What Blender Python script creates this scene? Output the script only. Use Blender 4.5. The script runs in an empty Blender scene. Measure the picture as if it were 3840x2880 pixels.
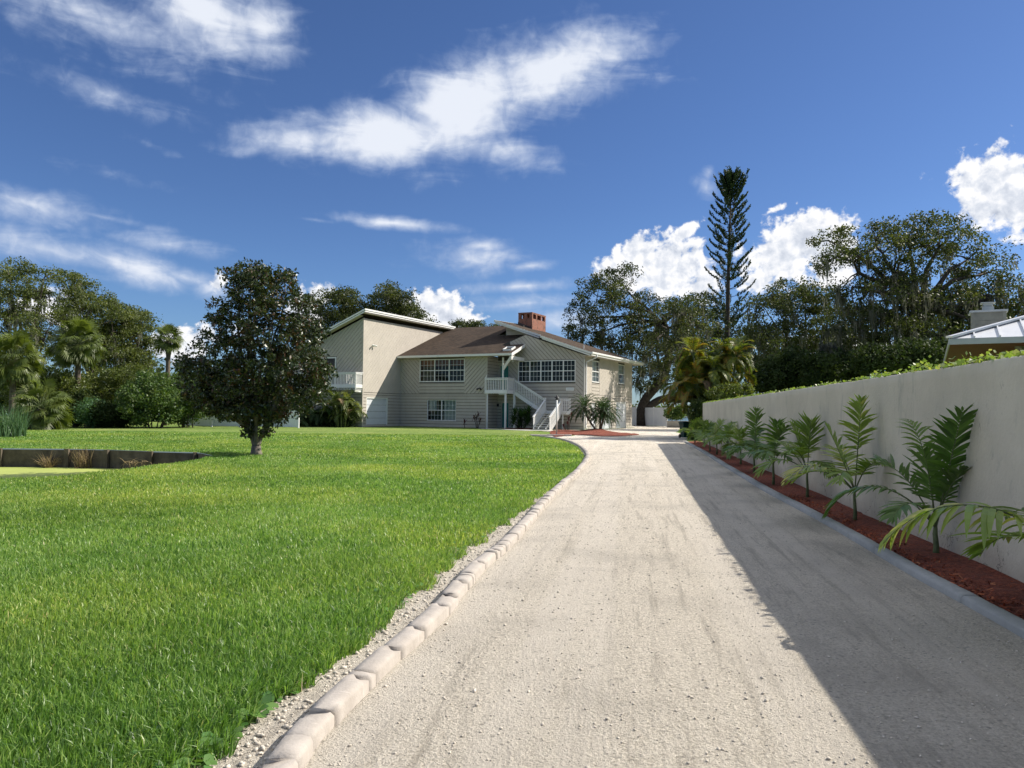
import bpy, bmesh, math, random
import numpy as np
from mathutils import Vector, Matrix, noise as mnoise
from mathutils.geometry import delaunay_2d_cdt
R = math.radians
scene = bpy.context.scene
col = scene.collection

# ---------------------------------------------------------------- camera, sun, sky
CAM_H, PITCH, ROLL, FPX = 1.5, math.atan(104 / 2884), 0.0107, 2884.0
cam_data = bpy.data.cameras.new("camera")
cam = bpy.data.objects.new("camera", cam_data)
col.objects.link(cam)
cam.matrix_world = Matrix.Translation((0, 0, CAM_H)) @ Matrix.Rotation(math.pi / 2 + PITCH, 4, 'X') @ Matrix.Rotation(ROLL, 4, 'Z')
cam_data.sensor_width = 36.0
cam_data.lens = 36.0 * FPX / 3840.0
cam_data.clip_end = 5000.0
scene.camera = cam
SUN_AZ, SUN_EL = R(74.6), R(38.8)           # azimuth clockwise from +Y
sun_data = bpy.data.lights.new("sun", 'SUN')
sun_data.energy = 5.0
sun_data.angle = R(0.5)
sun_data.color = (1.0, 0.93, 0.82)
sun = bpy.data.objects.new("sun", sun_data)
col.objects.link(sun)
sdir = Vector((math.sin(SUN_AZ) * math.cos(SUN_EL), math.cos(SUN_AZ) * math.cos(SUN_EL), math.sin(SUN_EL)))
sun.rotation_euler = sdir.to_track_quat('Z', 'Y').to_euler()
sun.location = sdir * 60
scene.view_settings.view_transform = 'Standard'
scene.view_settings.look = 'None'
scene.view_settings.exposure = 0.55
scene.view_settings.gamma = 1.0
try:
    scene.cycles.max_bounces = 8
    scene.cycles.transparent_max_bounces = 12
    scene.cycles.use_adaptive_sampling = True
    scene.cycles.adaptive_threshold = 0.02
except Exception:
    pass

def ray(px, py):
    """view direction through a point of the 3840x2880 photograph"""
    a = (px - 1920) / FPX; b = (1440 - py) / FPX
    c, s = math.cos(ROLL), math.sin(ROLL)
    a0 = a * c - b * s; b0 = a * s + b * c
    return np.array([a0, math.cos(PITCH) - b0 * math.sin(PITCH), math.sin(PITCH) + b0 * math.cos(PITCH)])
def gnd(px, py, z=0.0):
    d = ray(px, py); t = (z - CAM_H) / d[2]
    return Vector((d[0] * t, d[1] * t, z))
def at(px, py, Y):
    d = ray(px, py); t = Y / d[1]
    return Vector((d[0] * t, Y, CAM_H + d[2] * t))
DS = 3840 / 2212.0                           # measurements were also made on a 2212 px wide copy

# ---------------------------------------------------------------- node helpers
class NT:
    def __init__(self, tree):
        self.t = tree; self.n = tree.nodes; self.l = tree.links
    def new(self, kind, **kw):
        nd = self.n.new(kind)
        for k, v in kw.items():
            setattr(nd, k, v)
        return nd
    def put(self, sock, v):
        if v is None: return
        if hasattr(v, 'is_linked') or isinstance(v, bpy.types.NodeSocket):
            self.l.new(v, sock)
        else:
            sock.default_value = v
    def math(self, op, a, b=None, c=None, clamp=False):
        nd = self.new('ShaderNodeMath', operation=op, use_clamp=clamp)
        self.put(nd.inputs[0], a); self.put(nd.inputs[1], b)
        if c is not None: self.put(nd.inputs[2], c)
        return nd.outputs[0]
    def vmath(self, op, a, b=None, scale=None):
        nd = self.new('ShaderNodeVectorMath', operation=op)
        self.put(nd.inputs[0], a)
        if b is not None: self.put(nd.inputs[1], b)
        if scale is not None: self.put(nd.inputs['Scale'], scale)
        return nd.outputs['Value'] if op in ('LENGTH', 'DOT_PRODUCT', 'DISTANCE') else nd.outputs[0]
    def noise(self, vec, scale, detail=4.0, rough=0.55, dist=0.0, out='Fac'):
        nd = self.new('ShaderNodeTexNoise')
        self.put(nd.inputs['Vector'], vec); nd.inputs['Scale'].default_value = scale
        nd.inputs['Detail'].default_value = detail; nd.inputs['Roughness'].default_value = rough
        nd.inputs['Distortion'].default_value = dist
        return nd.outputs[out]
    def ramp(self, fac, stops, interp='LINEAR'):
        nd = self.new('ShaderNodeValToRGB'); cr = nd.color_ramp; cr.interpolation = interp
        while len(cr.elements) < len(stops): cr.elements.new(0.5)
        for e, (p, c) in zip(cr.elements, stops):
            e.position = p; e.color = (c[0], c[1], c[2], 1) if len(c) == 3 else c
        self.put(nd.inputs[0], fac)
        return nd.outputs[0]
    def mix(self, fac, a, b, mode='MIX'):
        nd = self.new('ShaderNodeMix', data_type='RGBA', blend_type=mode)
        self.put(nd.inputs[0], fac); 
        for s, v in ((nd.inputs[6], a), (nd.inputs[7], b)):
            if isinstance(v, (tuple, list)): s.default_value = (v[0], v[1], v[2], 1)
            else: self.put(s, v)
        return nd.outputs[2]
    def maprange(self, v, a, b, c=0.0, d=1.0, smooth=True):
        nd = self.new('ShaderNodeMapRange')
        if smooth: nd.interpolation_type = 'SMOOTHSTEP'
        self.put(nd.inputs[0], v)
        for i, x in zip((1, 2, 3, 4), (a, b, c, d)): self.put(nd.inputs[i], x)
        return nd.outputs[0]
    def mapping(self, vec, loc=(0, 0, 0), rot=(0, 0, 0), scl=(1, 1, 1), kind='POINT'):
        nd = self.new('ShaderNodeMapping', vector_type=kind)
        self.put(nd.inputs[0], vec)
        nd.inputs[1].default_value = loc; nd.inputs[2].default_value = rot; nd.inputs[3].default_value = scl
        return nd.outputs[0]
    def bump(self, h, strength=0.4, dist=0.02):
        nd = self.new('ShaderNodeBump'); nd.inputs['Strength'].default_value = strength
        nd.inputs['Distance'].default_value = dist; self.put(nd.inputs['Height'], h)
        return nd.outputs[0]

# ---------------------------------------------------------------- sky with clouds, all in compass angles (degrees)
def azel(px, py):
    d = ray(px, py)
    return math.degrees(math.atan2(d[0], d[1])), math.degrees(math.atan2(d[2], math.hypot(d[0], d[1])))
def build_world():
    w = bpy.data.worlds.new("World"); scene.world = w
    w.use_nodes = True
    w.cycles.sampling_method = 'MANUAL'; w.cycles.sample_map_resolution = 512
    t = NT(w.node_tree); t.n.clear()
    sky = t.new('ShaderNodeTexSky', sky_type='NISHITA')
    sky.sun_disc = False; sky.sun_elevation = SUN_EL; sky.sun_rotation = SUN_AZ
    sky.altitude = 0; sky.air_density = 1.0; sky.dust_density = 0.4; sky.ozone_density = 2.2
    hs = t.new('ShaderNodeHueSaturation'); hs.inputs['Saturation'].default_value = 1.0
    hs.inputs['Value'].default_value = 1.0
    t.l.new(sky.outputs[0], hs.inputs['Color'])
    tc = t.new('ShaderNodeTexCoord')
    sep = t.new('ShaderNodeSeparateXYZ'); t.l.new(tc.outputs['Generated'], sep.inputs[0])
    x, y, z = sep.outputs
    az = t.math('MULTIPLY', t.math('ARCTAN2', x, y), 57.29578)
    el = t.math('MULTIPLY', t.math('ARCSINE', z), 57.29578)
    tint = t.ramp(t.math('DIVIDE', el, 60.0, clamp=True), [(0.0, (0.45, 0.62, 0.90)), (0.25, (0.42, 0.55, 0.80)), (1.0, (0.44, 0.54, 0.74))])
    skyc = t.mix(1.0, hs.outputs[0], tint, 'MULTIPLY')
    cmb = t.new('ShaderNodeCombineXYZ'); t.l.new(az, cmb.inputs[0]); t.l.new(el, cmb.inputs[1])
    P = cmb.outputs[0]
    k = DS / (FPX / 57.3)                    # display px -> degrees
    def blobs(lst, gain=1.0):
        m = None
        for (cx, cy, rx, ry, rot, s) in lst:
            a, e = azel(cx * DS, cy * DS)
            asp = 1.0 / max(0.75, math.cos(R(a)) )
            q = t.mapping(P, loc=(a, e, 0), rot=(0, 0, R(rot)), scl=(rx * k, ry * k, 1), kind='TEXTURE')
            v = t.math('MULTIPLY', t.math('SUBTRACT', 1.0, t.vmath('LENGTH', q)), s)
            m = v if m is None else t.math('SMOOTH_MAX', m, v, 0.08)
        return m
    soft = blobs([
        (830, 295, 270, 90, 4, 1.25), (660, 300, 190, 55, 6, .8), (1000, 235, 230, 130, 24, 1.35), (1190, 155, 270, 115, 14, 1.1),
        (1080, 320, 170, 60, -12, .7), (1330, 150, 170, 45, -4, .5), (560, 325, 140, 30, 4, .4), (920, 170, 130, 70, 25, .35),
        (170, 20, 320, 75, -6, .75), (440, 30, 220, 100, -18, .95), (570, 60, 105, 95, -35, .85), (350, 120, 200, 50, -6, .28),
        (230, 205, 220, 36, -8, .5), (380, 165, 170, 40, -14, .25), (60, 440, 240, 46, -5, .75), (220, 468, 150, 14, -6, .6),
        (110, 540, 260, 46, -6, .85), (290, 578, 180, 46, -12, .95), (400, 600, 110, 26, -12, .8), (455, 625, 70, 34, -10, .8), (370, 530, 160, 28, -6, .55),
        (850, 482, 190, 19, -3, .85), (680, 475, 70, 8, -3, .45), (250, 375, 120, 20, -6, .32), (320, 310, 60, 12, -12, .3),
        (1010, 560, 190, 50, -2, .75), (1040, 530, 90, 26, 0, .7), (1140, 575, 90, 18, 4, .7), (1130, 618, 190, 20, 4, .75), (1140, 655, 190, 28, 2, .7),
        (1200, 690, 150, 60, 0, .6), (1525, 405, 40, 26, -40, .5), (1532, 372, 24, 18, 60, .5),
    ])
    cum = blobs([
        (930, 665, 95, 62, 0, 1.0), (975, 690, 95, 55, 0, 1.0), (880, 690, 80, 60, 0, .9), (690, 640, 60, 40, 0, .9), (660, 670, 60, 50, 0, .9),
        (400, 740, 90, 62, 0, .9), (470, 615, 40, 32, 0, .6),
        (1430, 580, 150, 92, 0, 1.0), (1380, 545, 90, 48, 10, .95), (1350, 590, 100, 60, 0, .8), (1480, 500, 60, 20, 30, .75), (1500, 620, 110, 60, 0, .8),
        (1745, 520, 130, 90, 0, 1.05), (1690, 555, 120, 80, 0, .95), (1640, 610, 70, 40, 0, .8), (1682, 450, 32, 13, 15, .6), (1800, 560, 90, 80, 0, .9),
        (2150, 395, 110, 88, 0, 1.05), (2200, 430, 130, 90, 0, 1.05), (2130, 445, 80, 60, 0, .9), (1860, 740, 260, 50, 0, .6),
        (520, 700, 40, 40, 0, .5), (110, 660, 80, 50, 0, .7),
    ])
    pw = t.mapping(P, rot=(0, 0, R(-9)), scl=(0.30, 1.0, 1))
    wisp = t.noise(pw, 0.50, 7, 0.55, 0.7)
    fine = t.noise(P, 0.8, 8, 0.55, 0.5)
    # unseen cloud at both sides and overhead, added as neutral fill for the shade
    aaz = t.math('ABSOLUTE', az)
    sides = t.math('MULTIPLY', t.maprange(aaz, 42.0, 62.0), t.maprange(aaz, 135.0, 112.0))
    outside = t.math('MAXIMUM', sides, t.maprange(el, 34.0, 48.0))
    soft = t.math('MAXIMUM', soft, t.math('SUBTRACT', t.math('MULTIPLY', outside, 1.72), 0.85))
    n1 = t.math('ADD', t.math('MULTIPLY', wisp, 0.65), t.math('MULTIPLY', fine, 0.35))
    d_soft = t.math('ADD', soft, t.math('MULTIPLY', t.math('SUBTRACT', n1, 0.5), 1.7))
    a_soft = t.math('MULTIPLY', t.maprange(d_soft, 0.02, 1.02), 0.95)
    # cumulus: warped billows with crisp rims
    def billow(vec):
        f1 = t.noise(vec, 0.42, 3, 0.5, 0.2); f2 = t.noise(vec, 1.25, 9, 0.6, 0.25)
        return t.math('ADD', t.math('MULTIPLY', f1, 0.5), t.math('MULTIPLY', f2, 0.5))
    b0 = billow(P)
    d_c = t.math('ADD', cum, t.math('MULTIPLY', t.math('SUBTRACT', b0, 0.5), 2.1))
    a_cum = t.maprange(d_c, 0.22, 0.48)
    b1 = billow(t.vmath('ADD', P, (0.35, 0.5, 0)))
    relief = t.math('SUBTRACT', b0, b1)
    core = t.maprange(d_c, 0.45, 1.5)
    lum_c = t.math('ADD', t.math('SUBTRACT', 0.90, t.math('MULTIPLY', core, 0.26)), t.math('MULTIPLY', relief, 1.5), clamp=False)
    lum_c = t.math('MINIMUM', t.math('MAXIMUM', lum_c, 0.52), 1.0)
    colc = t.ramp(lum_c, [(0.50, (0.42, 0.47, 0.58)), (0.78, (0.72, 0.76, 0.84)), (0.95, (0.98, 0.98, 1.0))])
    cols = t.ramp(a_soft, [(0.0, (0.45, 0.55, 0.76)), (0.55, (0.60, 0.68, 0.84)), (0.92, (0.82, 0.86, 0.94))])
    K = 0.72                                  # cloud radiance, in the sky's own units below
    bg = t.new('ShaderNodeBackground')
    s1 = t.mix(a_soft, skyc, t.vmath('SCALE', cols, scale=K / SKY_S))
    s2 = t.mix(a_cum, s1, t.vmath('SCALE', colc, scale=K / SKY_S))
    up = t.maprange(el, -2.0, 0.5)          # below the horizon there are no clouds
    t.l.new(t.mix(up, skyc, s2), bg.inputs[0]); bg.inputs[1].default_value = SKY_S
    out = t.new('ShaderNodeOutputWorld'); t.l.new(bg.outputs[0], out.inputs[0])
SKY_S = 0.09
build_world()

# ---------------------------------------------------------------- object helpers
def link(o, parent=None):
    col.objects.link(o)
    if parent is not None: o.parent = parent
    return o
def tag(o, label=None, cat=None, group=None, kind=None):
    if label: o['label'] = label
    if cat: o['category'] = cat
    if group: o['group'] = group
    if kind: o['kind'] = kind
    return o
def empty(name, loc=(0, 0, 0), rz=0.0, label=None, cat=None, group=None):
    o = bpy.data.objects.new(name, None); o.location = loc; o.rotation_euler = (0, 0, rz)
    o.empty_display_size = 0.2
    return tag(link(o), label, cat, group)
def np_mesh(name, verts, polys, mat, parent=None, rnd=None, smooth=False):
    """polys: list of (M,k) integer arrays; rnd: per-face value stored as attribute"""
    me = bpy.data.meshes.new(name)
    verts = np.asarray(verts, np.float32)
    me.vertices.add(len(verts)); me.vertices.foreach_set('co', verts.ravel())
    polys = [np.asarray(p, np.int32) for p in polys if len(p)]
    tot = np.concatenate([np.full(len(p), p.shape[1], np.int32) for p in polys])
    idx = np.concatenate([p.ravel() for p in polys])
    me.loops.add(len(idx)); me.loops.foreach_set('vertex_index', idx)
    me.polygons.add(len(tot))
    st = np.zeros(len(tot), np.int32); st[1:] = np.cumsum(tot)[:-1]
    me.polygons.foreach_set('loop_start', st)
    if smooth: me.polygons.foreach_set('use_smooth', np.ones(len(tot), bool))
    if rnd is not None:
        a = me.attributes.new('rnd', 'FLOAT', 'FACE'); a.data.foreach_set('value', np.asarray(rnd, np.float32))
    me.update(calc_edges=True); me.validate()
    if mat: me.materials.append(mat)
    return link(bpy.data.objects.new(name, me), parent)
class MB:
    """collects shapes; build() links them as one mesh object"""
    def __init__(self): self.v = []; self.f = []
    def add(self, vs, fs):
        b = len(self.v); self.v += [tuple(p) for p in vs]; self.f += [tuple(b + i for i in f) for f in fs]
        return self
    def box(self, lo, hi):
        x0, y0, z0 = lo; x1, y1, z1 = hi
        return self.add([(x0, y0, z0), (x1, y0, z0), (x1, y1, z0), (x0, y1, z0), (x0, y0, z1), (x1, y0, z1), (x1, y1, z1), (x0, y1, z1)],
                        [(0, 3, 2, 1), (4, 5, 6, 7), (0, 1, 5, 4), (1, 2, 6, 5), (2, 3, 7, 6), (3, 0, 4, 7)])
    def bar(self, p, q, w, h, up=(0, 0, 1)):
        """rectangular bar from p to q, w across, h along up"""
        p, q = Vector(p), Vector(q); d = (q - p).normalized(); up = Vector(up)
        s = d.cross(up)
        if s.length < 1e-4: s = d.cross(Vector((0, 1, 0)))
        s.normalize(); n = s.cross(d).normalized()
        vs = [e + s * (w / 2 * a) + n * (h / 2 * b) for e in (p, q) for a, b in ((-1, -1), (1, -1), (1, 1), (-1, 1))]
        return self.add(vs, [(0, 1, 2, 3), (7, 6, 5, 4), (0, 4, 5, 1), (1, 5, 6, 2), (2, 6, 7, 3), (3, 7, 4, 0)])
    def prism(self, poly, off):
        """planar polygon extruded by the vector off"""
        n = len(poly); off = Vector(off)
        a = [Vector(p) for p in poly]
        nm = sum(((a[i] - a[0]).cross(a[(i + 1) % n] - a[0]) for i in range(1, n)), Vector())
        if nm.dot(off) > 0: a = a[::-1]
        b = [p + off for p in a]
        fs = [tuple(range(n)), tuple(range(2 * n - 1, n - 1, -1))]
        fs += [(i, n + i, n + (i + 1) % n, (i + 1) % n) for i in range(n)]
        return self.add(a + b, fs)
    def tube(self, pts, rad, seg=8, cap=True):
        pts = [Vector(p) for p in pts]; n = len(pts)
        rad = [rad] * n if not hasattr(rad, '__len__') else list(rad)
        b = len(self.v); side = None
        for i in range(n):
            d = (pts[min(i + 1, n - 1)] - pts[max(i - 1, 0)]).normalized()
            if side is None:
                side = d.orthogonal().normalized()
            else:
                side = (side - d * side.dot(d)).normalized()
            o = d.cross(side)
            for k in range(seg):
                t = 2 * math.pi * k / seg
                self.v.append(tuple(pts[i] + (side * math.cos(t) + o * math.sin(t)) * rad[i]))
        for i in range(n - 1):
            for k in range(seg):
                self.f.append((b + i * seg + k, b + i * seg + (k + 1) % seg, b + (i + 1) * seg + (k + 1) % seg, b + (i + 1) * seg + k))
        if cap:
            self.f.append(tuple(b + k for k in range(seg))[::-1]); self.f.append(tuple(b + (n - 1) * seg + k for k in range(seg)))
        return self
    def lathe(self, prof, seg=16, at=(0, 0, 0)):
        x, y, z = at
        return self.tube_z([(r, zz) for r, zz in prof], seg, (x, y, z))
    def tube_z(self, prof, seg, o):
        b = len(self.v)
        for r, z in prof:
            for k in range(seg):
                t = 2 * math.pi * k / seg; self.v.append((o[0] + r * math.cos(t), o[1] + r * math.sin(t), o[2] + z))
        for i in range(len(prof) - 1):
            for k in range(seg):
                self.f.append((b + i * seg + k, b + i * seg + (k + 1) % seg, b + (i + 1) * seg + (k + 1) % seg, b + (i + 1) * seg + k))
        self.f.append(tuple(b + k for k in range(seg))[::-1]); self.f.append(tuple(b + (len(prof) - 1) * seg + k for k in range(seg)))
        return self
    def build(self, name, mat, parent=None, smooth=False, bevel=0.0):
        me = bpy.data.meshes.new(name); me.from_pydata(self.v, [], self.f); me.update()
        if bevel:
            bm = bmesh.new(); bm.from_mesh(me)
            bmesh.ops.bevel(bm, geom=list(bm.edges), offset=bevel, segments=1, affect='EDGES', clamp_overlap=True)
            bm.to_mesh(me); bm.free()
        if smooth: me.polygons.foreach_set('use_smooth', [True] * len(me.polygons))
        if mat: me.materials.append(mat)
        return link(bpy.data.objects.new(name, me), parent)

# ---------------------------------------------------------------- materials
M = {}
def new_mat(name):
    m = bpy.data.materials.new(name); m.use_nodes = True
    t = NT(m.node_tree); t.n.clear()
    out = t.new('ShaderNodeOutputMaterial'); b = t.new('ShaderNodeBsdfPrincipled'); t.l.new(b.outputs[0], out.inputs[0])
    M[name] = m
    return m, t, b, out
def plain(name, c, rough=0.7, var=0.12, scale=3.0, bump=0.0, bscale=40.0, spec=0.3, metal=0.0, dirt=0.0, dirtcol=(0.1, 0.09, 0.07)):
    m, t, b, out = new_mat(name)
    tc = t.new('ShaderNodeTexCoord').outputs['Object']
    n = t.noise(tc, scale, 6, 0.6)
    lo = tuple(x * (1 - var) for x in c); hi = tuple(min(1, x * (1 + var)) for x in c)
    cc = t.ramp(n, [(0.3, lo), (0.7, hi)])
    if dirt:
        st = t.noise(t.mapping(tc, scl=(2.2, 2.2, 0.35)), 1.6, 7, 0.65)
        cc = t.mix(t.math('MULTIPLY', t.maprange(st, 0.52, 0.75), dirt), cc, dirtcol)
    t.l.new(cc, b.inputs['Base Color'])
    b.inputs['Roughness'].default_value = rough; b.inputs['Specular IOR Level'].default_value = spec; b.inputs['Metallic'].default_value = metal
    if bump: t.l.new(t.bump(t.noise(tc, bscale, 4, 0.6), bump, 0.01), b.inputs['Normal'])
    return m
def leafmat(name, stops, rough=0.5, spec=0.35, trans=0.35, tcol=None, patch=None):
    """stops: colours over the per-leaf random value"""
    m, t, b, out = new_mat(name)
    a = t.new('ShaderNodeAttribute'); a.attribute_name = 'rnd'
    c = t.ramp(a.outputs['Fac'], stops)
    if patch:
        n = t.noise(t.new('ShaderNodeTexCoord').outputs['Object'], patch[0], 3, 0.5)
        c = t.mix(t.maprange(n, 0.4, 0.66), c, t.mix(1.0, c, patch[1], 'MULTIPLY'))
    t.l.new(c, b.inputs['Base Color']); b.inputs['Roughness'].default_value = rough; b.inputs['Specular IOR Level'].default_value = spec
    if trans:
        tr = t.new('ShaderNodeBsdfTranslucent')
        t.l.new(t.mix(1.0, c, tcol or (1.5, 1.5, 0.6), 'MULTIPLY'), tr.inputs[0])
        mx = t.new('ShaderNodeMixShader'); mx.inputs[0].default_value = trans
        t.l.new(b.outputs[0], mx.inputs[1]); t.l.new(tr.outputs[0], mx.inputs[2]); t.l.new(mx.outputs[0], out.inputs[0])
    return m
SIDE = (0.45, 0.41, 0.355)
plain('siding', SIDE, 0.75, 0.07, 1.2, dirt=0.18, dirtcol=(0.22, 0.20, 0.17))
plain('siding_back', tuple(x * 0.18 for x in SIDE), 0.9, 0.05)  # wall behind the boards, darkened to deepen the shade in open joints
plain('trim', (0.70, 0.70, 0.66), 0.55, 0.06, 2.0, dirt=0.15, dirtcol=(0.35, 0.34, 0.3))
plain('garage_white', (0.58, 0.60, 0.62), 0.5, 0.04)
plain('trim_white', (0.72, 0.72, 0.70), 0.5, 0.05, 2.0)
plain('soffit', (0.42, 0.39, 0.34), 0.8)
plain('teal', (0.035, 0.20, 0.18), 0.5, 0.1)
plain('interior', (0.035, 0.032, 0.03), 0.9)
plain('blind_red', (0.22, 0.085, 0.045), 0.85, 0.25, 3.0)
plain('curtain', (0.55, 0.56, 0.54), 0.85, 0.1, 6.0)
plain('curtain_dark', (0.10, 0.11, 0.10), 0.85, 0.5, 2.0)
plain('black_metal', (0.02, 0.02, 0.02), 0.5)
plain('bin_green', (0.008, 0.045, 0.04), 0.45, 0.1)
plain('zinc', (0.42, 0.43, 0.42), 0.45, 0.1, metal=0.4)
plain('roof_metal', (0.60, 0.61, 0.63), 0.4, 0.06, 1.5, spec=0.5)
plain('redwood', (0.20, 0.075, 0.05), 0.7, 0.15)
plain('stone_wall', (0.23, 0.17, 0.10), 0.85, 0.5, 5.0, bump=0.8, bscale=6)
plain('pale_siding', (0.20, 0.20, 0.17), 0.7, 0.15, 4.0, dirt=0.3)
plain('fence_white', (0.74, 0.75, 0.76), 0.5, 0.05, 1.5, dirt=0.1, dirtcol=(0.4, 0.42, 0.38))
plain('bark', (0.055, 0.045, 0.037), 0.9, 0.45, 5.0, bump=0.9, bscale=14)
plain('bark_pale', (0.26, 0.23, 0.19), 0.9, 0.4, 6.0, bump=0.7, bscale=16)
plain('palm_bark', (0.13, 0.105, 0.08), 0.9, 0.4, 9.0, bump=0.8, bscale=20)
plain('palm_stem', (0.10, 0.125, 0.055), 0.6, 0.4, 8.0)
plain('stone', (0.52, 0.47, 0.40), 0.9, 0.25, 20.0)
plain('concrete', (0.44, 0.43, 0.40), 0.9, 0.12, 4.0, bump=0.3, bscale=60, dirt=0.25)
plain('bulkhead', (0.11, 0.09, 0.068), 0.95, 0.4, 3.0, bump=0.6, bscale=12, dirt=0.6, dirtcol=(0.05, 0.045, 0.035))
plain('bird_dark', (0.03, 0.03, 0.03), 0.8)

def brick_mat():
    m, t, b, out = new_mat('brick')
    tc = t.new('ShaderNodeTexCoord').outputs['Object']
    sp = t.new('ShaderNodeSeparateXYZ'); t.l.new(tc, sp.inputs[0])
    cb = t.new('ShaderNodeCombineXYZ'); t.l.new(t.math('ADD', sp.outputs[0], sp.outputs[1]), cb.inputs[0]); t.l.new(sp.outputs[2], cb.inputs[1])
    br = t.new('ShaderNodeTexBrick'); t.l.new(cb.outputs[0], br.inputs['Vector'])
    br.inputs['Scale'].default_value = 1.0; br.inputs['Brick Width'].default_value = 0.23; br.inputs['Row Height'].default_value = 0.085
    br.inputs['Mortar Size'].default_value = 0.010
    br.inputs['Color1'].default_value = (0.30, 0.095, 0.052, 1); br.inputs['Color2'].default_value = (0.20, 0.062, 0.036, 1); br.inputs['Mortar'].default_value = (0.25, 0.18, 0.14, 1)
    st = t.noise(t.mapping(tc, scl=(1.5, 1.5, 0.6)), 2.2, 6, 0.65)
    t.l.new(t.mix(t.math('MULTIPLY', t.maprange(st, 0.50, 0.66), 0.75), br.outputs[0], (0.06, 0.03, 0.022)), b.inputs['Base Color'])
    b.inputs['Roughness'].default_value = 0.9
    t.l.new(t.bump(br.outputs['Fac'], -0.5, 0.01), b.inputs['Normal'])
brick_mat()
def shingle_mat():
    m, t, b, out = new_mat('shingle')
    tc = t.new('ShaderNodeTexCoord').outputs['Object']
    # uv-free: courses along height, tabs along both horizontals
    sp = t.new('ShaderNodeSeparateXYZ'); t.l.new(tc, sp.inputs[0])
    cb = t.new('ShaderNodeCombineXYZ'); t.l.new(t.math('ADD', t.math('MULTIPLY', sp.outputs[0], 1.0), t.math('MULTIPLY', sp.outputs[1], 0.83)), cb.inputs[0])
    t.l.new(sp.outputs[2], cb.inputs[1])
    br = t.new('ShaderNodeTexBrick'); t.l.new(cb.outputs[0], br.inputs['Vector']); br.inputs['Scale'].default_value = 1.0
    br.inputs['Brick Width'].default_value = 0.30; br.inputs['Row Height'].default_value = 0.05; br.inputs['Mortar Size'].default_value = 0.006
    br.inputs['Color1'].default_value = (0.094, 0.071, 0.053, 1); br.inputs['Color2'].default_value = (0.056, 0.043, 0.034, 1); br.inputs['Mortar'].default_value = (0.05, 0.037, 0.03, 1)
    big = t.noise(tc, 0.45, 6, 0.7)
    c = t.mix(t.maprange(big, 0.42, 0.7), br.outputs[0], t.mix(1.0, br.outputs[0], (0.70, 0.72, 0.76), 'MULTIPLY'))
    pat = t.noise(tc, 2.6, 5, 0.7)
    c = t.mix(t.math('MULTIPLY', t.maprange(pat, 0.55, 0.72), 0.45), c, (0.15, 0.085, 0.042))
    t.l.new(c, b.inputs['Base Color']); b.inputs['Roughness'].default_value = 0.95; b.inputs['Specular IOR Level'].default_value = 0.08
    t.l.new(t.bump(br.outputs['Fac'], -0.6, 0.02), b.inputs['Normal'])
shingle_mat()
def glass_mat():
    m, t, b, out = new_mat('glass')
    tc = t.new('ShaderNodeTexCoord').outputs['Object']
    g = t.new('ShaderNodeBsdfGlossy'); g.inputs['Roughness'].default_value = 0.015; g.inputs['Color'].default_value = (0.9, 0.95, 0.95, 1)
    tr = t.new('ShaderNodeBsdfTransparent'); tr.inputs[0].default_value = (0.80, 0.86, 0.84, 1)
    fr = t.new('ShaderNodeFresnel'); fr.inputs[0].default_value = 1.32
    nm = t.bump(t.noise(tc, 2.5, 2, 0.5), 0.05, 0.02); t.l.new(nm, g.inputs['Normal'])
    mx = t.new('ShaderNodeMixShader'); t.l.new(fr.outputs[0], mx.inputs[0]); t.l.new(tr.outputs[0], mx.inputs[1]); t.l.new(g.outputs[0], mx.inputs[2])
    t.l.new(mx.outputs[0], out.inputs[0])
glass_mat()
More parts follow.
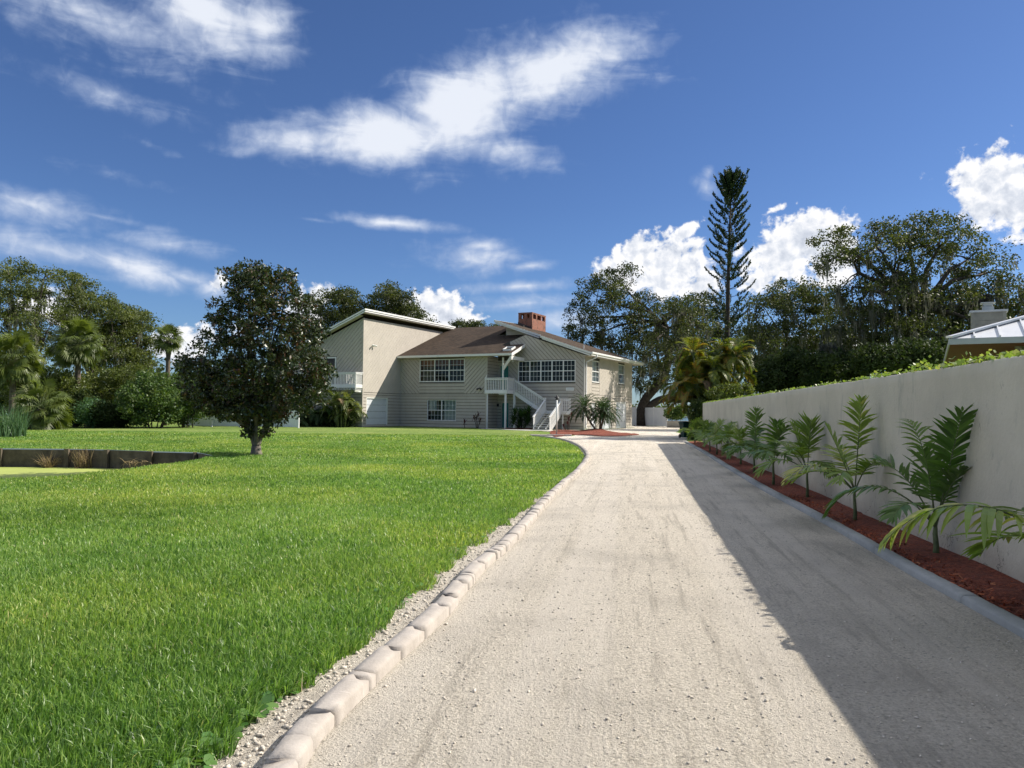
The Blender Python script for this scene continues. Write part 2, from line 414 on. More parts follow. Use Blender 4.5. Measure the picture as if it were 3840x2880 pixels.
def stucco_mat():
    m, t, b, out = new_mat('stucco')
    tc = t.new('ShaderNodeTexCoord').outputs['Object']
    n = t.noise(tc, 0.9, 7, 0.62)
    c = t.ramp(n, [(0.3, (0.42, 0.392, 0.338)), (0.7, (0.53, 0.497, 0.43))])
    st = t.noise(t.mapping(tc, scl=(1.6, 1.6, 0.55)), 2.6, 9, 0.72, 0.7)
    c = t.mix(t.math('MULTIPLY', t.maprange(st, 0.55, 0.70), 0.62), c, (0.27, 0.27, 0.25))
    fl = t.noise(t.mapping(tc, scl=(7, 7, 3.2)), 1.0, 6, 0.7, 1.2)
    c = t.mix(t.math('MULTIPLY', t.maprange(fl, 0.62, 0.72), 0.8), c, (0.23, 0.225, 0.21))
    zz = t.new('ShaderNodeSeparateXYZ'); t.l.new(tc, zz.inputs[0])
    spl = t.math('MULTIPLY', t.maprange(t.math('ADD', zz.outputs[2], t.math('MULTIPLY', t.noise(tc, 2.5, 5, 0.6), -0.5)), 0.12, -0.22), 0.45)
    c = t.mix(spl, c, (0.25, 0.20, 0.16))
    # hairline cracks low on the wall
    vo = t.new('ShaderNodeTexVoronoi', feature='DISTANCE_TO_EDGE'); vo.inputs['Scale'].default_value = 1.9
    wv = t.vmath('ADD', t.mapping(tc, scl=(1, 1, 1.4)), t.vmath('SCALE', t.noise(tc, 5, 4, 0.6, out='Color'), scale=0.5)); t.l.new(wv, vo.inputs['Vector'])
    sp = t.new('ShaderNodeSeparateXYZ'); t.l.new(tc, sp.inputs[0])
    low = t.math('MULTIPLY', t.maprange(sp.outputs[2], 0.55, 0.2), t.maprange(t.noise(tc, 1.7, 2, 0.5), 0.46, 0.54))
    crk = t.math('MULTIPLY', t.maprange(vo.outputs[0], 0.012, 0.003), low)
    c = t.mix(t.math('MULTIPLY', crk, 0.75), c, (0.05, 0.05, 0.05))
    t.l.new(c, b.inputs['Base Color']); b.inputs['Roughness'].default_value = 0.92; b.inputs['Specular IOR Level'].default_value = 0.2
    h = t.math('ADD', t.noise(tc, 24, 6, 0.65), t.math('MULTIPLY', t.noise(tc, 5, 4, 0.55), 0.9))
    t.l.new(t.bump(h, 0.55, 0.015), b.inputs['Normal'])
stucco_mat()
def gravel_mat():
    m, t, b, out = new_mat('gravel')
    P = t.new('ShaderNodeTexCoord').outputs['Object']
    fine = t.noise(P, 55, 5, 0.72)
    med = t.noise(P, 14, 4, 0.6)
    big = t.noise(P, 0.7, 5, 0.6)
    c = t.ramp(t.math('ADD', t.math('MULTIPLY', fine, 0.85), t.math('MULTIPLY', med, 0.15)), [(0.30, (0.14, 0.12, 0.09)), (0.42, (0.58, 0.52, 0.43)), (0.60, (0.84, 0.77, 0.66))])
    # packed wheel tracks run with the drive
    d = t.mapping(P, rot=(0, 0, R(9.0)))
    sx = t.new('ShaderNodeSeparateXYZ'); t.l.new(d, sx.inputs[0])
    tr = t.noise(t.mapping(d, scl=(1.9, 0.035, 1)), 1.0, 5, 0.65)
    st2 = t.noise(t.mapping(d, scl=(9, 0.5, 1)), 1.0, 5, 0.7)
    c = t.mix(t.math('MULTIPLY', t.maprange(st2, 0.50, 0.66), 0.55), c, (0.36, 0.32, 0.265))
    c = t.mix(t.math('MULTIPLY', t.maprange(tr, 0.46, 0.60), 0.75), c, (0.76, 0.695, 0.60))
    c = t.mix(t.math('MULTIPLY', t.maprange(big, 0.45, 0.7), 0.45), c, (0.43, 0.39, 0.335))
    sp = t.new('ShaderNodeTexVoronoi'); sp.inputs['Scale'].default_value = 22; t.l.new(P, sp.inputs['Vector'])
    spn = t.math('MULTIPLY', t.maprange(sp.outputs['Distance'], 0.30, 0.18), t.maprange(t.noise(P, 6, 3, 0.6), 0.50, 0.58))
    c = t.mix(t.math('MULTIPLY', spn, 0.6), c, (0.27, 0.245, 0.21))
    t.l.new(c, b.inputs['Base Color']); b.inputs['Roughness'].default_value = 0.95; b.inputs['Specular IOR Level'].default_value = 0.15
    h = t.math('ADD', t.math('ADD', fine, t.math('MULTIPLY', med, 0.8)), t.math('MULTIPLY', t.noise(P, 120, 3, 0.6), 0.5))
    t.l.new(t.bump(h, 1.0, 0.05), b.inputs['Normal'])
gravel_mat()
def kerb_mat(name, c0, c1):
    m, t, b, out = new_mat(name)
    P = t.new('ShaderNodeTexCoord').outputs['Object']
    n = t.noise(P, 6, 7, 0.65)
    c = t.ramp(n, [(0.3, c0), (0.7, c1)])
    sc = t.noise(t.mapping(P, scl=(3, 20, 3)), 2.0, 5, 0.7)
    c = t.mix(t.math('MULTIPLY', t.maprange(sc, 0.62, 0.7), 0.4), c, tuple(min(1, x * 1.35) for x in c1))
    st = t.noise(P, 9, 6, 0.7)
    c = t.mix(t.math('MULTIPLY', t.maprange(st, 0.60, 0.75), 0.35), c, tuple(x * 0.55 for x in c0))
    t.l.new(c, b.inputs['Base Color']); b.inputs['Roughness'].default_value = 0.8
    t.l.new(t.bump(t.math('ADD', n, t.noise(P, 60, 4, 0.6)), 0.35, 0.01), b.inputs['Normal'])
kerb_mat('kerb_pale', (0.32, 0.285, 0.25), (0.43, 0.39, 0.35))
kerb_mat('kerb_grey', (0.24, 0.25, 0.25), (0.31, 0.32, 0.32))
def mulch_mat():
    m, t, b, out = new_mat('mulch')
    P = t.new('ShaderNodeTexCoord').outputs['Object']
    n = t.noise(P, 22, 6, 0.75, 0.8)
    t.l.new(t.ramp(n, [(0.3, (0.045, 0.011, 0.006)), (0.5, (0.18, 0.040, 0.018)), (0.7, (0.36, 0.090, 0.040))]), b.inputs['Base Color'])
    b.inputs['Roughness'].default_value = 0.9
    t.l.new(t.bump(n, 1.0, 0.05), b.inputs['Normal'])
mulch_mat()
leafmat('mulch_chip', [(0.0, (0.09, 0.022, 0.011)), (0.5, (0.24, 0.056, 0.024)), (0.9, (0.38, 0.10, 0.045)), (1.0, (0.42, 0.19, 0.10))], 0.85, 0.2, 0)
def lawn_mat():
    m, t, b, out = new_mat('lawn')
    P = t.new('ShaderNodeTexCoord').outputs['Object']
    big = t.noise(P, 0.16, 5, 0.6, 0.4)
    med = t.noise(P, 1.1, 5, 0.65)
    fin = t.noise(t.mapping(P, scl=(1, 0.45, 1)), 16, 5, 0.75)
    c = t.ramp(t.math('ADD', t.math('MULTIPLY', big, 0.55), t.math('MULTIPLY', med, 0.45)), [(0.34, (0.115, 0.185, 0.040)), (0.5, (0.175, 0.250, 0.062)), (0.64, (0.260, 0.300, 0.095))])
    c = t.mix(1.0, c, t.ramp(fin, [(0.3, (0.55, 0.6, 0.5)), (0.7, (1.3, 1.25, 1.2))]), 'MULTIPLY')
    t.l.new(c, b.inputs['Base Color']); b.inputs['Roughness'].default_value = 0.9; b.inputs['Specular IOR Level'].default_value = 0.15
    t.l.new(t.bump(t.math('ADD', fin, med), 1.0, 0.06), b.inputs['Normal'])
lawn_mat()
def water_mats():
    m, t, b, out = new_mat('duckweed')
    P = t.new('ShaderNodeTexCoord').outputs['Object']
    n = t.noise(P, 0.8, 6, 0.6)
    t.l.new(t.ramp(n, [(0.3, (0.30, 0.35, 0.075)), (0.7, (0.36, 0.41, 0.10))]), b.inputs['Base Color']); b.inputs['Roughness'].default_value = 0.8
    m, t, b, out = new_mat('river')
    b.inputs['Base Color'].default_value = (0.03, 0.05, 0.07, 1); b.inputs['Roughness'].default_value = 0.12
    P = t.new('ShaderNodeTexCoord').outputs['Object']
    t.l.new(t.bump(t.noise(P, 0.8, 4, 0.6), 0.4, 0.1), b.inputs['Normal'])
water_mats()
G_ = lambda *s: [(p, c) for p, c in s]
leafmat('grass', G_((0.0, (0.060, 0.140, 0.026)), (0.45, (0.175, 0.310, 0.070)), (0.85, (0.310, 0.430, 0.120)), (0.97, (0.42, 0.50, 0.20)), (1.0, (0.55, 0.50, 0.30))), 0.4, 0.45, 0.45, (1.2, 1.3, 0.6), patch=(0.20, (1.40, 1.14, 1.0)))
leafmat('weed', G_((0.0, (0.06, 0.16, 0.03)), (1.0, (0.14, 0.25, 0.06))), 0.35, 0.5, 0.25)
leafmat('oak_leaf', G_((0.0, (0.024, 0.036, 0.012)), (0.6, (0.055, 0.072, 0.024)), (1.0, (0.105, 0.120, 0.044))), 0.55, 0.3, 0.30)
leafmat('oak_leaf_green', G_((0.0, (0.042, 0.062, 0.020)), (0.6, (0.095, 0.122, 0.040)), (1.0, (0.165, 0.185, 0.068))), 0.55, 0.3, 0.35)
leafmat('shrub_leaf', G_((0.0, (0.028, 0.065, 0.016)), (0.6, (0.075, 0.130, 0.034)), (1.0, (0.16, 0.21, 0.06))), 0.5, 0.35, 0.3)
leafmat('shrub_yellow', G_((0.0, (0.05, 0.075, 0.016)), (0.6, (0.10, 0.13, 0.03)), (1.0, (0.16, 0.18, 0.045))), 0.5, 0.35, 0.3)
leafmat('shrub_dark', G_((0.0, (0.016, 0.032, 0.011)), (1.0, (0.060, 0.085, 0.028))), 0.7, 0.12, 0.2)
leafmat('magnolia_leaf', G_((0.0, (0.012, 0.024, 0.009)), (0.45, (0.034, 0.054, 0.018)), (0.74, (0.058, 0.070, 0.024)), (0.86, (0.065, 0.036, 0.017)), (1.0, (0.085, 0.042, 0.018))), 0.36, 0.42, 0.15)
leafmat('palm_leaf', G_((0.0, (0.050, 0.080, 0.016)), (0.6, (0.115, 0.150, 0.034)), (1.0, (0.21, 0.225, 0.06))), 0.45, 0.4, 0.35)
leafmat('areca_leaf', G_((0.0, (0.045, 0.090, 0.014)), (0.5, (0.13, 0.165, 0.026)), (0.82, (0.25, 0.24, 0.036)), (1.0, (0.30, 0.16, 0.035))), 0.45, 0.4, 0.4)
leafmat('date_leaf', G_((0.0, (0.012, 0.036, 0.010)), (1.0, (0.050, 0.100, 0.026))), 0.55, 0.25, 0.3)
leafmat('young_leaf', G_((0.0, (0.090, 0.160, 0.028)), (0.6, (0.185, 0.265, 0.046)), (0.9, (0.24, 0.30, 0.06)), (1.0, (0.40, 0.38, 0.10))), 0.35, 0.5, 0.35, (1.3, 1.5, 0.6))
leafmat('young_leaf_dark', G_((0.0, (0.055, 0.115, 0.024)), (0.7, (0.110, 0.190, 0.040)), (1.0, (0.15, 0.22, 0.05))), 0.35, 0.5, 0.35, (1.3, 1.5, 0.6))
leafmat('dead_leaf', G_((0.0, (0.13, 0.085, 0.05)), (1.0, (0.30, 0.215, 0.13))), 0.85, 0.2, 0.2, (1, 0.9, 0.7))
leafmat('pine_needle', G_((0.0, (0.014, 0.030, 0.012)), (1.0, (0.045, 0.075, 0.026))), 0.55, 0.3, 0.15)
leafmat('moss', G_((0.0, (0.085, 0.090, 0.070)), (1.0, (0.20, 0.20, 0.155))), 0.9, 0.1, 0.4, (1.0, 1.0, 0.9))
leafmat('red_leaf', G_((0.0, (0.045, 0.010, 0.016)), (0.7, (0.085, 0.018, 0.026)), (1.0, (0.06, 0.06, 0.02))), 0.4, 0.4, 0.3, (1.6, 0.6, 0.6))
leafmat('vine_leaf', G_((0.0, (0.10, 0.17, 0.03)), (0.6, (0.20, 0.27, 0.06)), (1.0, (0.36, 0.36, 0.12))), 0.4, 0.4, 0.35, (1.3, 1.4, 0.6))
leafmat('reed_leaf', G_((0.0, (0.04, 0.10, 0.045)), (1.0, (0.11, 0.19, 0.085))), 0.5, 0.35, 0.3)
leafmat('dry_grass', G_((0.0, (0.18, 0.13, 0.07)), (1.0, (0.38, 0.29, 0.17))), 0.85, 0.2, 0.3, (1, 1, 0.8))

# ---------------------------------------------------------------- ground, pond, drive
rng = np.random.default_rng(7)
random.seed(7)
HOUSE_O = gnd(2190, 1612); HTH = R(26.5)
HU = Vector((math.cos(HTH), -math.sin(HTH), 0)); HV = Vector((math.sin(HTH), math.cos(HTH), 0))
def hw(u, v, z=0.0): return HOUSE_O + HU * u + HV * v + Vector((0, 0, z))
def catmull(pts, step=0.05):
    P = [Vector(p) for p in pts]; P = [P[0] * 2 - P[1]] + P + [P[-1] * 2 - P[-2]]; out = []
    for i in range(1, len(P) - 2):
        n = max(2, int((P[i + 1] - P[i]).length / step))
        for k in range(n):
            t = k / n; a, b, c, d = P[i - 1:i + 3]
            out.append(0.5 * ((2 * b) + (c - a) * t + (2 * a - 5 * b + 4 * c - d) * t * t + (3 * b - a - 3 * c + d) * t ** 3))
    out.append(P[-2]); return out
def inside(px, py, poly):
    px = np.asarray(px); py = np.asarray(py); r = np.zeros(px.shape, bool); n = len(poly)
    for i in range(n):
        x0, y0 = poly[i][0], poly[i][1]; x1, y1 = poly[(i + 1) % n][0], poly[(i + 1) % n][1]
        if y0 == y1: continue
        c = ((y0 > py) != (y1 > py)) & (px < (x1 - x0) * (py - y0) / (y1 - y0) + x0)
        r ^= c
    return r
def sheet(name, poly, z, mat, hole=None, extra=None, kind='structure'):
    pts = [Vector((p[0], p[1])) for p in poly]; n = len(pts)
    ed = [(i, (i + 1) % n) for i in range(n)]
    if hole:
        m = len(hole); pts += [Vector((p[0], p[1])) for p in hole]; ed += [(n + i, n + (i + 1) % m) for i in range(m)]
    if extra: pts += [Vector(e) for e in extra]
    vs, es, fs, *_ = delaunay_2d_cdt(pts, ed, [], 1 if not hole else 0, 1e-5)
    if hole:
        keep = []
        for f in fs:
            c = sum((vs[i] for i in f), Vector((0, 0))) / len(f)
            if not bool(inside(c.x, c.y, hole)): keep.append(f)
        fs = keep
    me = bpy.data.meshes.new(name); me.from_pydata([(v.x, v.y, z) for v in vs], [], [tuple(f) for f in fs]); me.update()
    bm = bmesh.new(); bm.from_mesh(me)
    for f in bm.faces:
        if f.normal.z < 0: f.normal_flip()
    bm.to_mesh(me); bm.free(); me.materials.append(mat)
    o = link(bpy.data.objects.new(name, me)); return tag(o, kind=kind)
rim = [gnd(*p) for p in ((0, 1681), (255, 1683), (405, 1686), (567, 1692), (740, 1696), (800, 1708), (722, 1731), (608, 1745), (475, 1761), (231, 1790), (0, 1800))]
POND = [(p.x, p.y) for p in rim] + [(-14.5, 11.5), (-24, 8.5), (-48, 8.5), (-48, rim[0].y + 1.5)]
sheet('lawn_ground', [(-400, -40), (400, -40), (400, 118), (-400, 118)], 0.0, M['lawn'], hole=POND)
WZ = -0.66
sheet('pond_water', [(p[0] - (0.0), p[1]) for p in POND], WZ, M['duckweed'])
# earth bank of the pond on the near side
bk = POND[5:14]; vs = []; fs = []
cen = Vector((-30, 20, 0))
path = catmull([Vector((p[0], p[1], 0)) for p in bk], 0.4)
prof = [(0.0, 0.0), (0.12, -0.10), (0.35, -0.40), (0.7, -0.9)]
for i, p in enumerate(path):
    d = (path[min(i + 1, len(path) - 1)] - path[max(i - 1, 0)]).normalized(); nrm = Vector((d.y, -d.x, 0))
    if nrm.dot(cen - p) < 0: nrm = -nrm
    for a, z in prof:
        j = mnoise.noise(p * 1.3 + Vector((0, 0, z))) * 0.05
        vs.append(p + nrm * (a + j) + Vector((0, 0, z + (j * 0.5 if z else 0.0))))
for i in range(len(path) - 1):
    for k in range(3): fs.append((i * 4 + k, (i + 1) * 4 + k, (i + 1) * 4 + k + 1, i * 4 + k + 1))
tag(np_mesh('pond_bank', vs, [np.array(fs)], M['bulkhead'], smooth=True), kind='structure')
# bulkhead: plank panels, cap and posts
bulk = empty('retaining_wall', rim[2], 0, 'weathered dark concrete panel retaining wall holding back the lawn above the pond', 'retaining wall')
bp = [Vector((-48, rim[0].y + 1.5, 0))] + rim[:6]
off = Vector(rim[2])
for i in range(len(bp) - 1):
    a, b = bp[i], bp[i + 1]; L = (b - a).length; d = (b - a).normalized(); n = max(1, round(L / 2.6))
    nn = Vector((d.y, -d.x, 0))
    for k in range(n):
        p, q = a + d * (L * k / n + 0.02), a + d * (L * (k + 1) / n - 0.02)
        tl = random.uniform(-0.015, 0.015)
        m = MB(); m.prism([p + Vector((0, 0, -1.3)) - off, q + Vector((0, 0, -1.3)) - off, q + Vector((0, 0, -0.03 + tl)) - off, p + Vector((0, 0, -0.03 + tl)) - off], -nn * 0.09)
        m.build('panel', M['bulkhead'], bulk)
        if i >= 0 and (i > 0 or k > n - 8):
            m = MB(); e = p + nn * 0.03 - off
            m.prism([e + d * -0.09 + Vector((0, 0, -1.3)), e + d * 0.09 + Vector((0, 0, -1.3)), e + d * 0.09 + Vector((0, 0, 0.0)), e + d * -0.09 + Vector((0, 0, 0.0))], nn * 0.09)
            m.build('post', M['bulkhead'], bulk)
bulk.location = off
# river, far bank
sheet('river', [(-600, 118), (600, 118), (600, 520), (-600, 520)], -0.9, M['river'])
mb = MB(); mb.prism([(-600, 118, 0), (600, 118, 0), (600, 118, -1.4), (-600, 118, -1.4)], (0, -0.3, 0)); tag(mb.build('river_bank', M['bulkhead']), kind='structure')
sheet('far_shore', [(-900, 520), (900, 520), (900, 1500), (-900, 1500)], -0.3, M['lawn'])

# kerbs
LK = [(-1.0, -6.0), (-0.98, -2.0), (-0.95, 1.0), (-0.92, 2.6), (-0.91, 3.5), (-0.74, 4.55), (-0.53, 5.59), (-0.33, 7.15), (-0.02, 8.8), (0.24, 10.53), (0.57, 12.81), (0.99, 15.41), (1.78, 20.08), (2.62, 26.4), (2.97, 33.3), (2.85, 40.6), (2.15, 45.4), (1.18, 48.58)]
LKP = catmull([(x, y, 0) for x, y in LK], 0.06)
RK = [(1.7, -6.0), (2.55, 0.0), (3.25, 4.0), (3.47, 5.24), (3.60, 6.1), (3.75, 7.2), (3.93, 8.3), (4.25, 10.24), (4.53, 12.17), (4.98, 15.36), (6.1, 22.2), (7.5, 30.5), (9.02, 40.14)]
RKP = catmull([(x, y, 0) for x, y in RK], 0.1)
def kerb(name, path, half, h, mat, seglo, seghi, gap, jit, kinds='structure', shift=0.0, chip=0.5):
    prof = [(-half, -0.06), (-half, h * 0.70), (-half * 0.80, h * 0.93), (-half * 0.25, h), (half * 0.25, h), (half * 0.80, h * 0.93), (half, h * 0.70), (half * 1.03, -0.06)]
    s = [0.0]
    for a, b in zip(path, path[1:]): s.append(s[-1] + (b - a).length)
    vs = []; fs = []; i0 = 0; K = len(prof)
    tot = s[-1]; pos = 0.0
    def pt(x):
        i = min(max(int(np.searchsorted(s, x)) - 1, 0), len(path) - 2); t = (x - s[i]) / max(1e-6, s[i + 1] - s[i])
        p = path[i].lerp(path[i + 1], t); d = (path[i + 1] - path[i]).normalized(); return p, d
    while pos < tot - 0.1:
        L = random.uniform(seglo, seghi)
        if random.random() < 0.25: L *= 0.45
        e = min(tot, pos + L); g = random.uniform(*gap)
        n = max(2, int((e - pos) / 0.08)); jx, jz, tl = random.uniform(-jit, jit), random.uniform(-jit, jit), random.uniform(-jit, jit) * 0.6
        b0 = len(vs)
        for k in range(n + 1):
            x = pos + g / 2 + (e - pos - g) * k / n; p, d = pt(x); nr = Vector((d.y, -d.x, 0))
            endf = 1.0
            if k in (0, n): endf = 0.994
            for q, (a, z) in enumerate(prof):
                w = mnoise.noise(Vector((p.x * 9 + q, p.y * 9, q * 3.1))) * 0.004
                rag = mnoise.noise(Vector((pos * 7 + q * 0.9, k * 0.1, 2.2))) * chip * 0.022 if k in (0, n) else 0.0
                zz = z * (endf if z > 0 else 1) + (jz + w + tl * (k / n - .5) if z > 0 else 0)
                vs.append(p + nr * (a * endf + jx + w + shift) + d * rag + Vector((0, 0, zz)))
        if chip > .8 and random.random() < .38:          # a corner broken off at the joint
            for q in random.choice(((2, 3, 4), (4, 5), (3, 4, 5), (1, 2))):
                v = vs[b0 + n * K + q]; v2 = vs[b0 + (n - 1) * K + q]; vs[b0 + n * K + q] = v.lerp(v2, random.uniform(.2, .5)) + Vector((0, 0, -random.uniform(.012, .03)))
        for k in range(n):
            for q in range(K - 1): fs.append((b0 + k * K + q, b0 + (k + 1) * K + q, b0 + (k + 1) * K + q + 1, b0 + k * K + q + 1))
        m4 = [(b0 + q, b0 + q + 1, b0 + K - 2 - q, b0 + K - 1 - q) for q in range(3)]
        fs += m4
        bn = b0 + n * K; fs += [(bn + q + 1, bn + q, bn + K - 1 - q, bn + K - 2 - q) for q in range(3)]
        pos = e
    return tag(np_mesh(name, vs, [np.array(fs)], mat), kind=kinds)
kerb('lawn_kerb', LKP, 0.070, 0.086, M['kerb_pale'], 0.18, 0.72, (0.003, 0.020), 0.007, chip=1.2)
tip = catmull([(1.18, 48.66, 0), (2.3, 48.6, 0), (3.8, 48.45, 0)], 0.1)
kerb('path_kerb', tip, 0.085, 0.10, M['kerb_pale'], 0.9, 1.1, (0.01, 0.03), 0.01)
kerb('drive_kerb', RKP, 0.075, 0.07, M['kerb_grey'], 1.6, 2.6, (0.003, 0.006), 0.003, shift=0.075, chip=0.2)
# gravel drive
def verge(y):                       # width of bare gravel between kerb and grass
    return 0.5 if y < 9 else max(0.12, 0.5 - 0.06 * (y - 9))
left = [(-1.75, -6.0)] + [(p.x - verge(p.y), p.y + 0.1) for p in LKP[::12] if p.y > -5.5 and p.y < 44] + [(p.x, p.y) for p in LKP[::12] if p.y >= 44.5] + [(1.1, 48.66)]
far = [(3.8, 48.5), (4.2, 50.6), (4.9, 53.0)] + [tuple(hw(*p)[:2]) for p in ((-3.4, -4.0), (-2.0, -4.0), (-1.6, -1.2), (0.4, -0.8), (0.4, 14.2), (-6, 14.2), (-6, 22.0))] + [(14.0, 93.0), (17.0, 90.5), (20.2, 87.0), (17.0, 76.0), (13.2, 62.0), (11.6, 48.0), (10.2, 44.4)]
right = [(p.x + 0.01, p.y) for p in RKP[::-8]] + [(1.6, -6.0)]
DRIVE = left + far + right
sheet('driveway', DRIVE, 0.004, M['gravel'])
# mulch beds
WALLD = Vector((0.16, 0.987, 0)).normalized()
def wallx(y): return 4.4 + (y - 6.63) * 0.16 / 0.987
ms = [(p.x + 0.12, p.y) for p in RKP[::6]] + [(wallx(39.6) + 0.02, 40.3)] + [(wallx(y) + 0.02, y) for y in (38, 30, 20, 10, 5, 0, -6)]
def bumpy(name, poly, step, hfun, mat, zb):
    xs = [p[0] for p in poly]; ys = [p[1] for p in poly]; ex = []
    x = min(xs)
    while x < max(xs):
        y = min(ys)
        while y < max(ys):
            q = (x + random.uniform(-.3, .3) * step, y + random.uniform(-.3, .3) * step)
            if bool(inside(q[0], q[1], poly)): ex.append(q)
            y += step
        x += step
    o = sheet(name, poly, zb, mat, extra=ex)
    for v in o.data.vertices:
        v.co.z += hfun(v.co.x, v.co.y)
    return o
near = [p for p in ms]
bumpy('mulch_bed', near, 0.16, lambda x, y: 0.035 + 0.03 * mnoise.noise(Vector((x * 5, y * 5, 0))) + (0.03 if wallx(y) - x < 0.35 else 0), M['mulch'], 0.008)
pm = gnd(2237, 1619)
bed = [gnd(*p) for p in ((2082, 1640), (2165, 1632), (2262, 1637.5), (2340, 1636), (2397, 1631), (2340, 1625), (2270, 1620), (2225, 1617), (2150, 1614.5), (2095, 1614), (2065, 1619), (2066, 1630))]
bed = [(p.x, p.y) for p in catmull([Vector(b) for b in bed + bed[:1]], 0.5)][:-1]
bumpy('house_mulch_bed', bed, 0.45, lambda x, y: 0.03 + 0.22 * math.exp(-((x - pm.x) ** 2 + ((y - pm.y) * 0.55) ** 2) / 0.9) + 0.06 * mnoise.noise(Vector((x * 2, y * 2, 0))), M['mulch'], 0.008)
sb = [tuple(hw(u, v)[:2]) for u, v in ((-6.3, -3.3), (-3.6, -3.6), (-3.5, -1.2), (-6.2, -1.1))]
bumpy('shrub_mulch_bed', sb, 0.3, lambda x, y: 0.05 + 0.06 * mnoise.noise(Vector((x * 2, y * 2, 0))), M['mulch'], 0.008)
sheet('front_path', [tuple(hw(u, v)[:2]) for u, v in ((-8.4, -2.6), (-8.2, -4.2), (-2.2, -6.9), (-0.9, -5.6), (-1.7, -4.0), (-3.3, -4.0), (-3.7, -3.7), (-6.4, -3.4))], 0.012, M['concrete'])
# chips on the near mulch: countless, one object
N = 5200
yy = rng.uniform(3.2, 14, N) ** 1.0; tt = rng.uniform(0, 1, N)
rkx = np.interp(yy, [p[1] for p in RK], [p[0] for p in RK]) + 0.15; wx = wallx(yy) - 0.03
c = np.stack([rkx + (wx - rkx) * tt, yy, 0.035 + 0.035 * rng.random(N)], 1)
ang = rng.uniform(0, 6.28, N); tilt = rng.normal(0, 0.35, N); L = rng.uniform(0.012, 0.05, N); W = L * rng.uniform(0.2, 0.45, N)
d = np.stack([np.cos(ang) * np.cos(tilt), np.sin(ang) * np.cos(tilt), np.sin(tilt)], 1); s_ = np.stack([-np.sin(ang), np.cos(ang), rng.normal(0, 0.3, N)], 1)
V4 = np.stack([c - d * L[:, None] / 2 - s_ * W[:, None] / 2, c + d * L[:, None] / 2 - s_ * W[:, None] / 2, c + d * L[:, None] / 2 + s_ * W[:, None] / 2, c - d * L[:, None] / 2 + s_ * W[:, None] / 2], 1).reshape(-1, 3)
tag(np_mesh('mulch_chips', V4, [np.arange(N * 4).reshape(-1, 4)], M['mulch_chip'], rnd=rng.random(N)), kind='stuff', label='loose red bark chips lying on the mulch strip below the wall', cat='mulch')

# loose stones
def stones(name, pts, size, mat, label):
    ico = bmesh.new(); bmesh.ops.create_icosphere(ico, subdivisions=1, radius=1); bv = np.array([v.co[:] for v in ico.verts]); bf = np.array([[v.index for v in f.verts] for f in ico.faces]); ico.free()
    n = len(pts); nv = len(bv)
    dv = bv[None] * (1 + rng.normal(0, 0.26, (n, nv, 1))) * rng.uniform(0.65, 1.2, (n, 1, 3)) * np.array([1, 1, 0.7])
    a = rng.uniform(0, 6.28, n); ca, sa = np.cos(a)[:, None], np.sin(a)[:, None]
    x = dv[:, :, 0] * ca - dv[:, :, 1] * sa; y = dv[:, :, 0] * sa + dv[:, :, 1] * ca
    dv = np.stack([x, y, dv[:, :, 2]], 2) * size[:, None, None] + pts[:, None, :]
    fs = (bf[None] + (np.arange(n) * nv)[:, None, None]).reshape(-1, 3)
    return tag(np_mesh(name, dv.reshape(-1, 3), [fs], mat), kind='stuff', label=label, cat='gravel')
n = 9000; y = 2.6 + 18 * rng.random(n) ** 1.6; lx = np.interp(y, [p[1] for p in LK], [p[0] for p in LK]) + 0.1; rx = np.interp(y, [p[1] for p in RK], [p[0] for p in RK]) - 0.02
x = lx + (rx - lx) * rng.random(n); sz = 0.003 + 0.007 * rng.random(n) ** 4 + 0.007 * (rng.random(n) < .012)
stones('gravel_stones', np.stack([x, y, 0.004 + sz * 0.35], 1), sz, M['stone'], 'small pale limestone pebbles scattered over the gravel drive')
n = 7000; y = 2.6 + 11 * rng.random(n) ** 1.4; lx = np.interp(y, [p[1] for p in LK], [p[0] for p in LK]) - 0.09
x = lx - 0.45 * rng.random(n); sz = 0.003 + 0.014 * rng.random(n) ** 5
stones('verge_stones', np.stack([x, y, 0.004 + sz * 0.35], 1), sz, M['stone'], 'crumbly pale stones along the bare strip between lawn and kerb')

# ---------------------------------------------------------------- grass
HPOLY = [tuple(hw(u, v)[:2]) for u, v in ((-40, -7.6), (-17.8, -7.6), (-17.8, -2.3), (-8.4, -2.3), (-8.4, -4.0), (-1.5, -7.2), (0, 0), (0, 20), (-40, 20))]
KX = np.array([p[0] for p in LK]); KY = np.array([p[1] for p in LK])
def nz(x, y, s): return np.array([mnoise.noise(Vector((a * s, b * s, 3.7))) for a, b in zip(x, y)])
def grass_pts(y0, y1, dens):
    n = int((y1 - y0) * (0.72 * y1 + 6.6) * dens)
    y = rng.uniform(y0, y1, n); x = rng.uniform(-0.72 * y1 - 3.6, 3.0, n)
    edge = np.interp(y, KY, KX) - 0.10
    vg = np.where(y < 9, 0.21, np.clip(0.21 - 0.035 * (y - 9), 0.0, 1))
    ok = (x < edge) & (x > -0.71 * y - 3.5) & (y < 48.5)
    x, y, edge, vg = x[ok], y[ok], edge[ok], vg[ok]
    w = nz(x, y, 2.1) * 0.16 + nz(x, y, 7.0) * 0.09
    k = (x < edge - vg - np.where(vg > 0, w, 0)) & ~inside(x, y, POND) & ~inside(x, y, HPOLY)
    far = y > 44
    return x[k], y[k], edge[k] - x[k]
V = []; Q = []; T = []; RN = []; base = 0
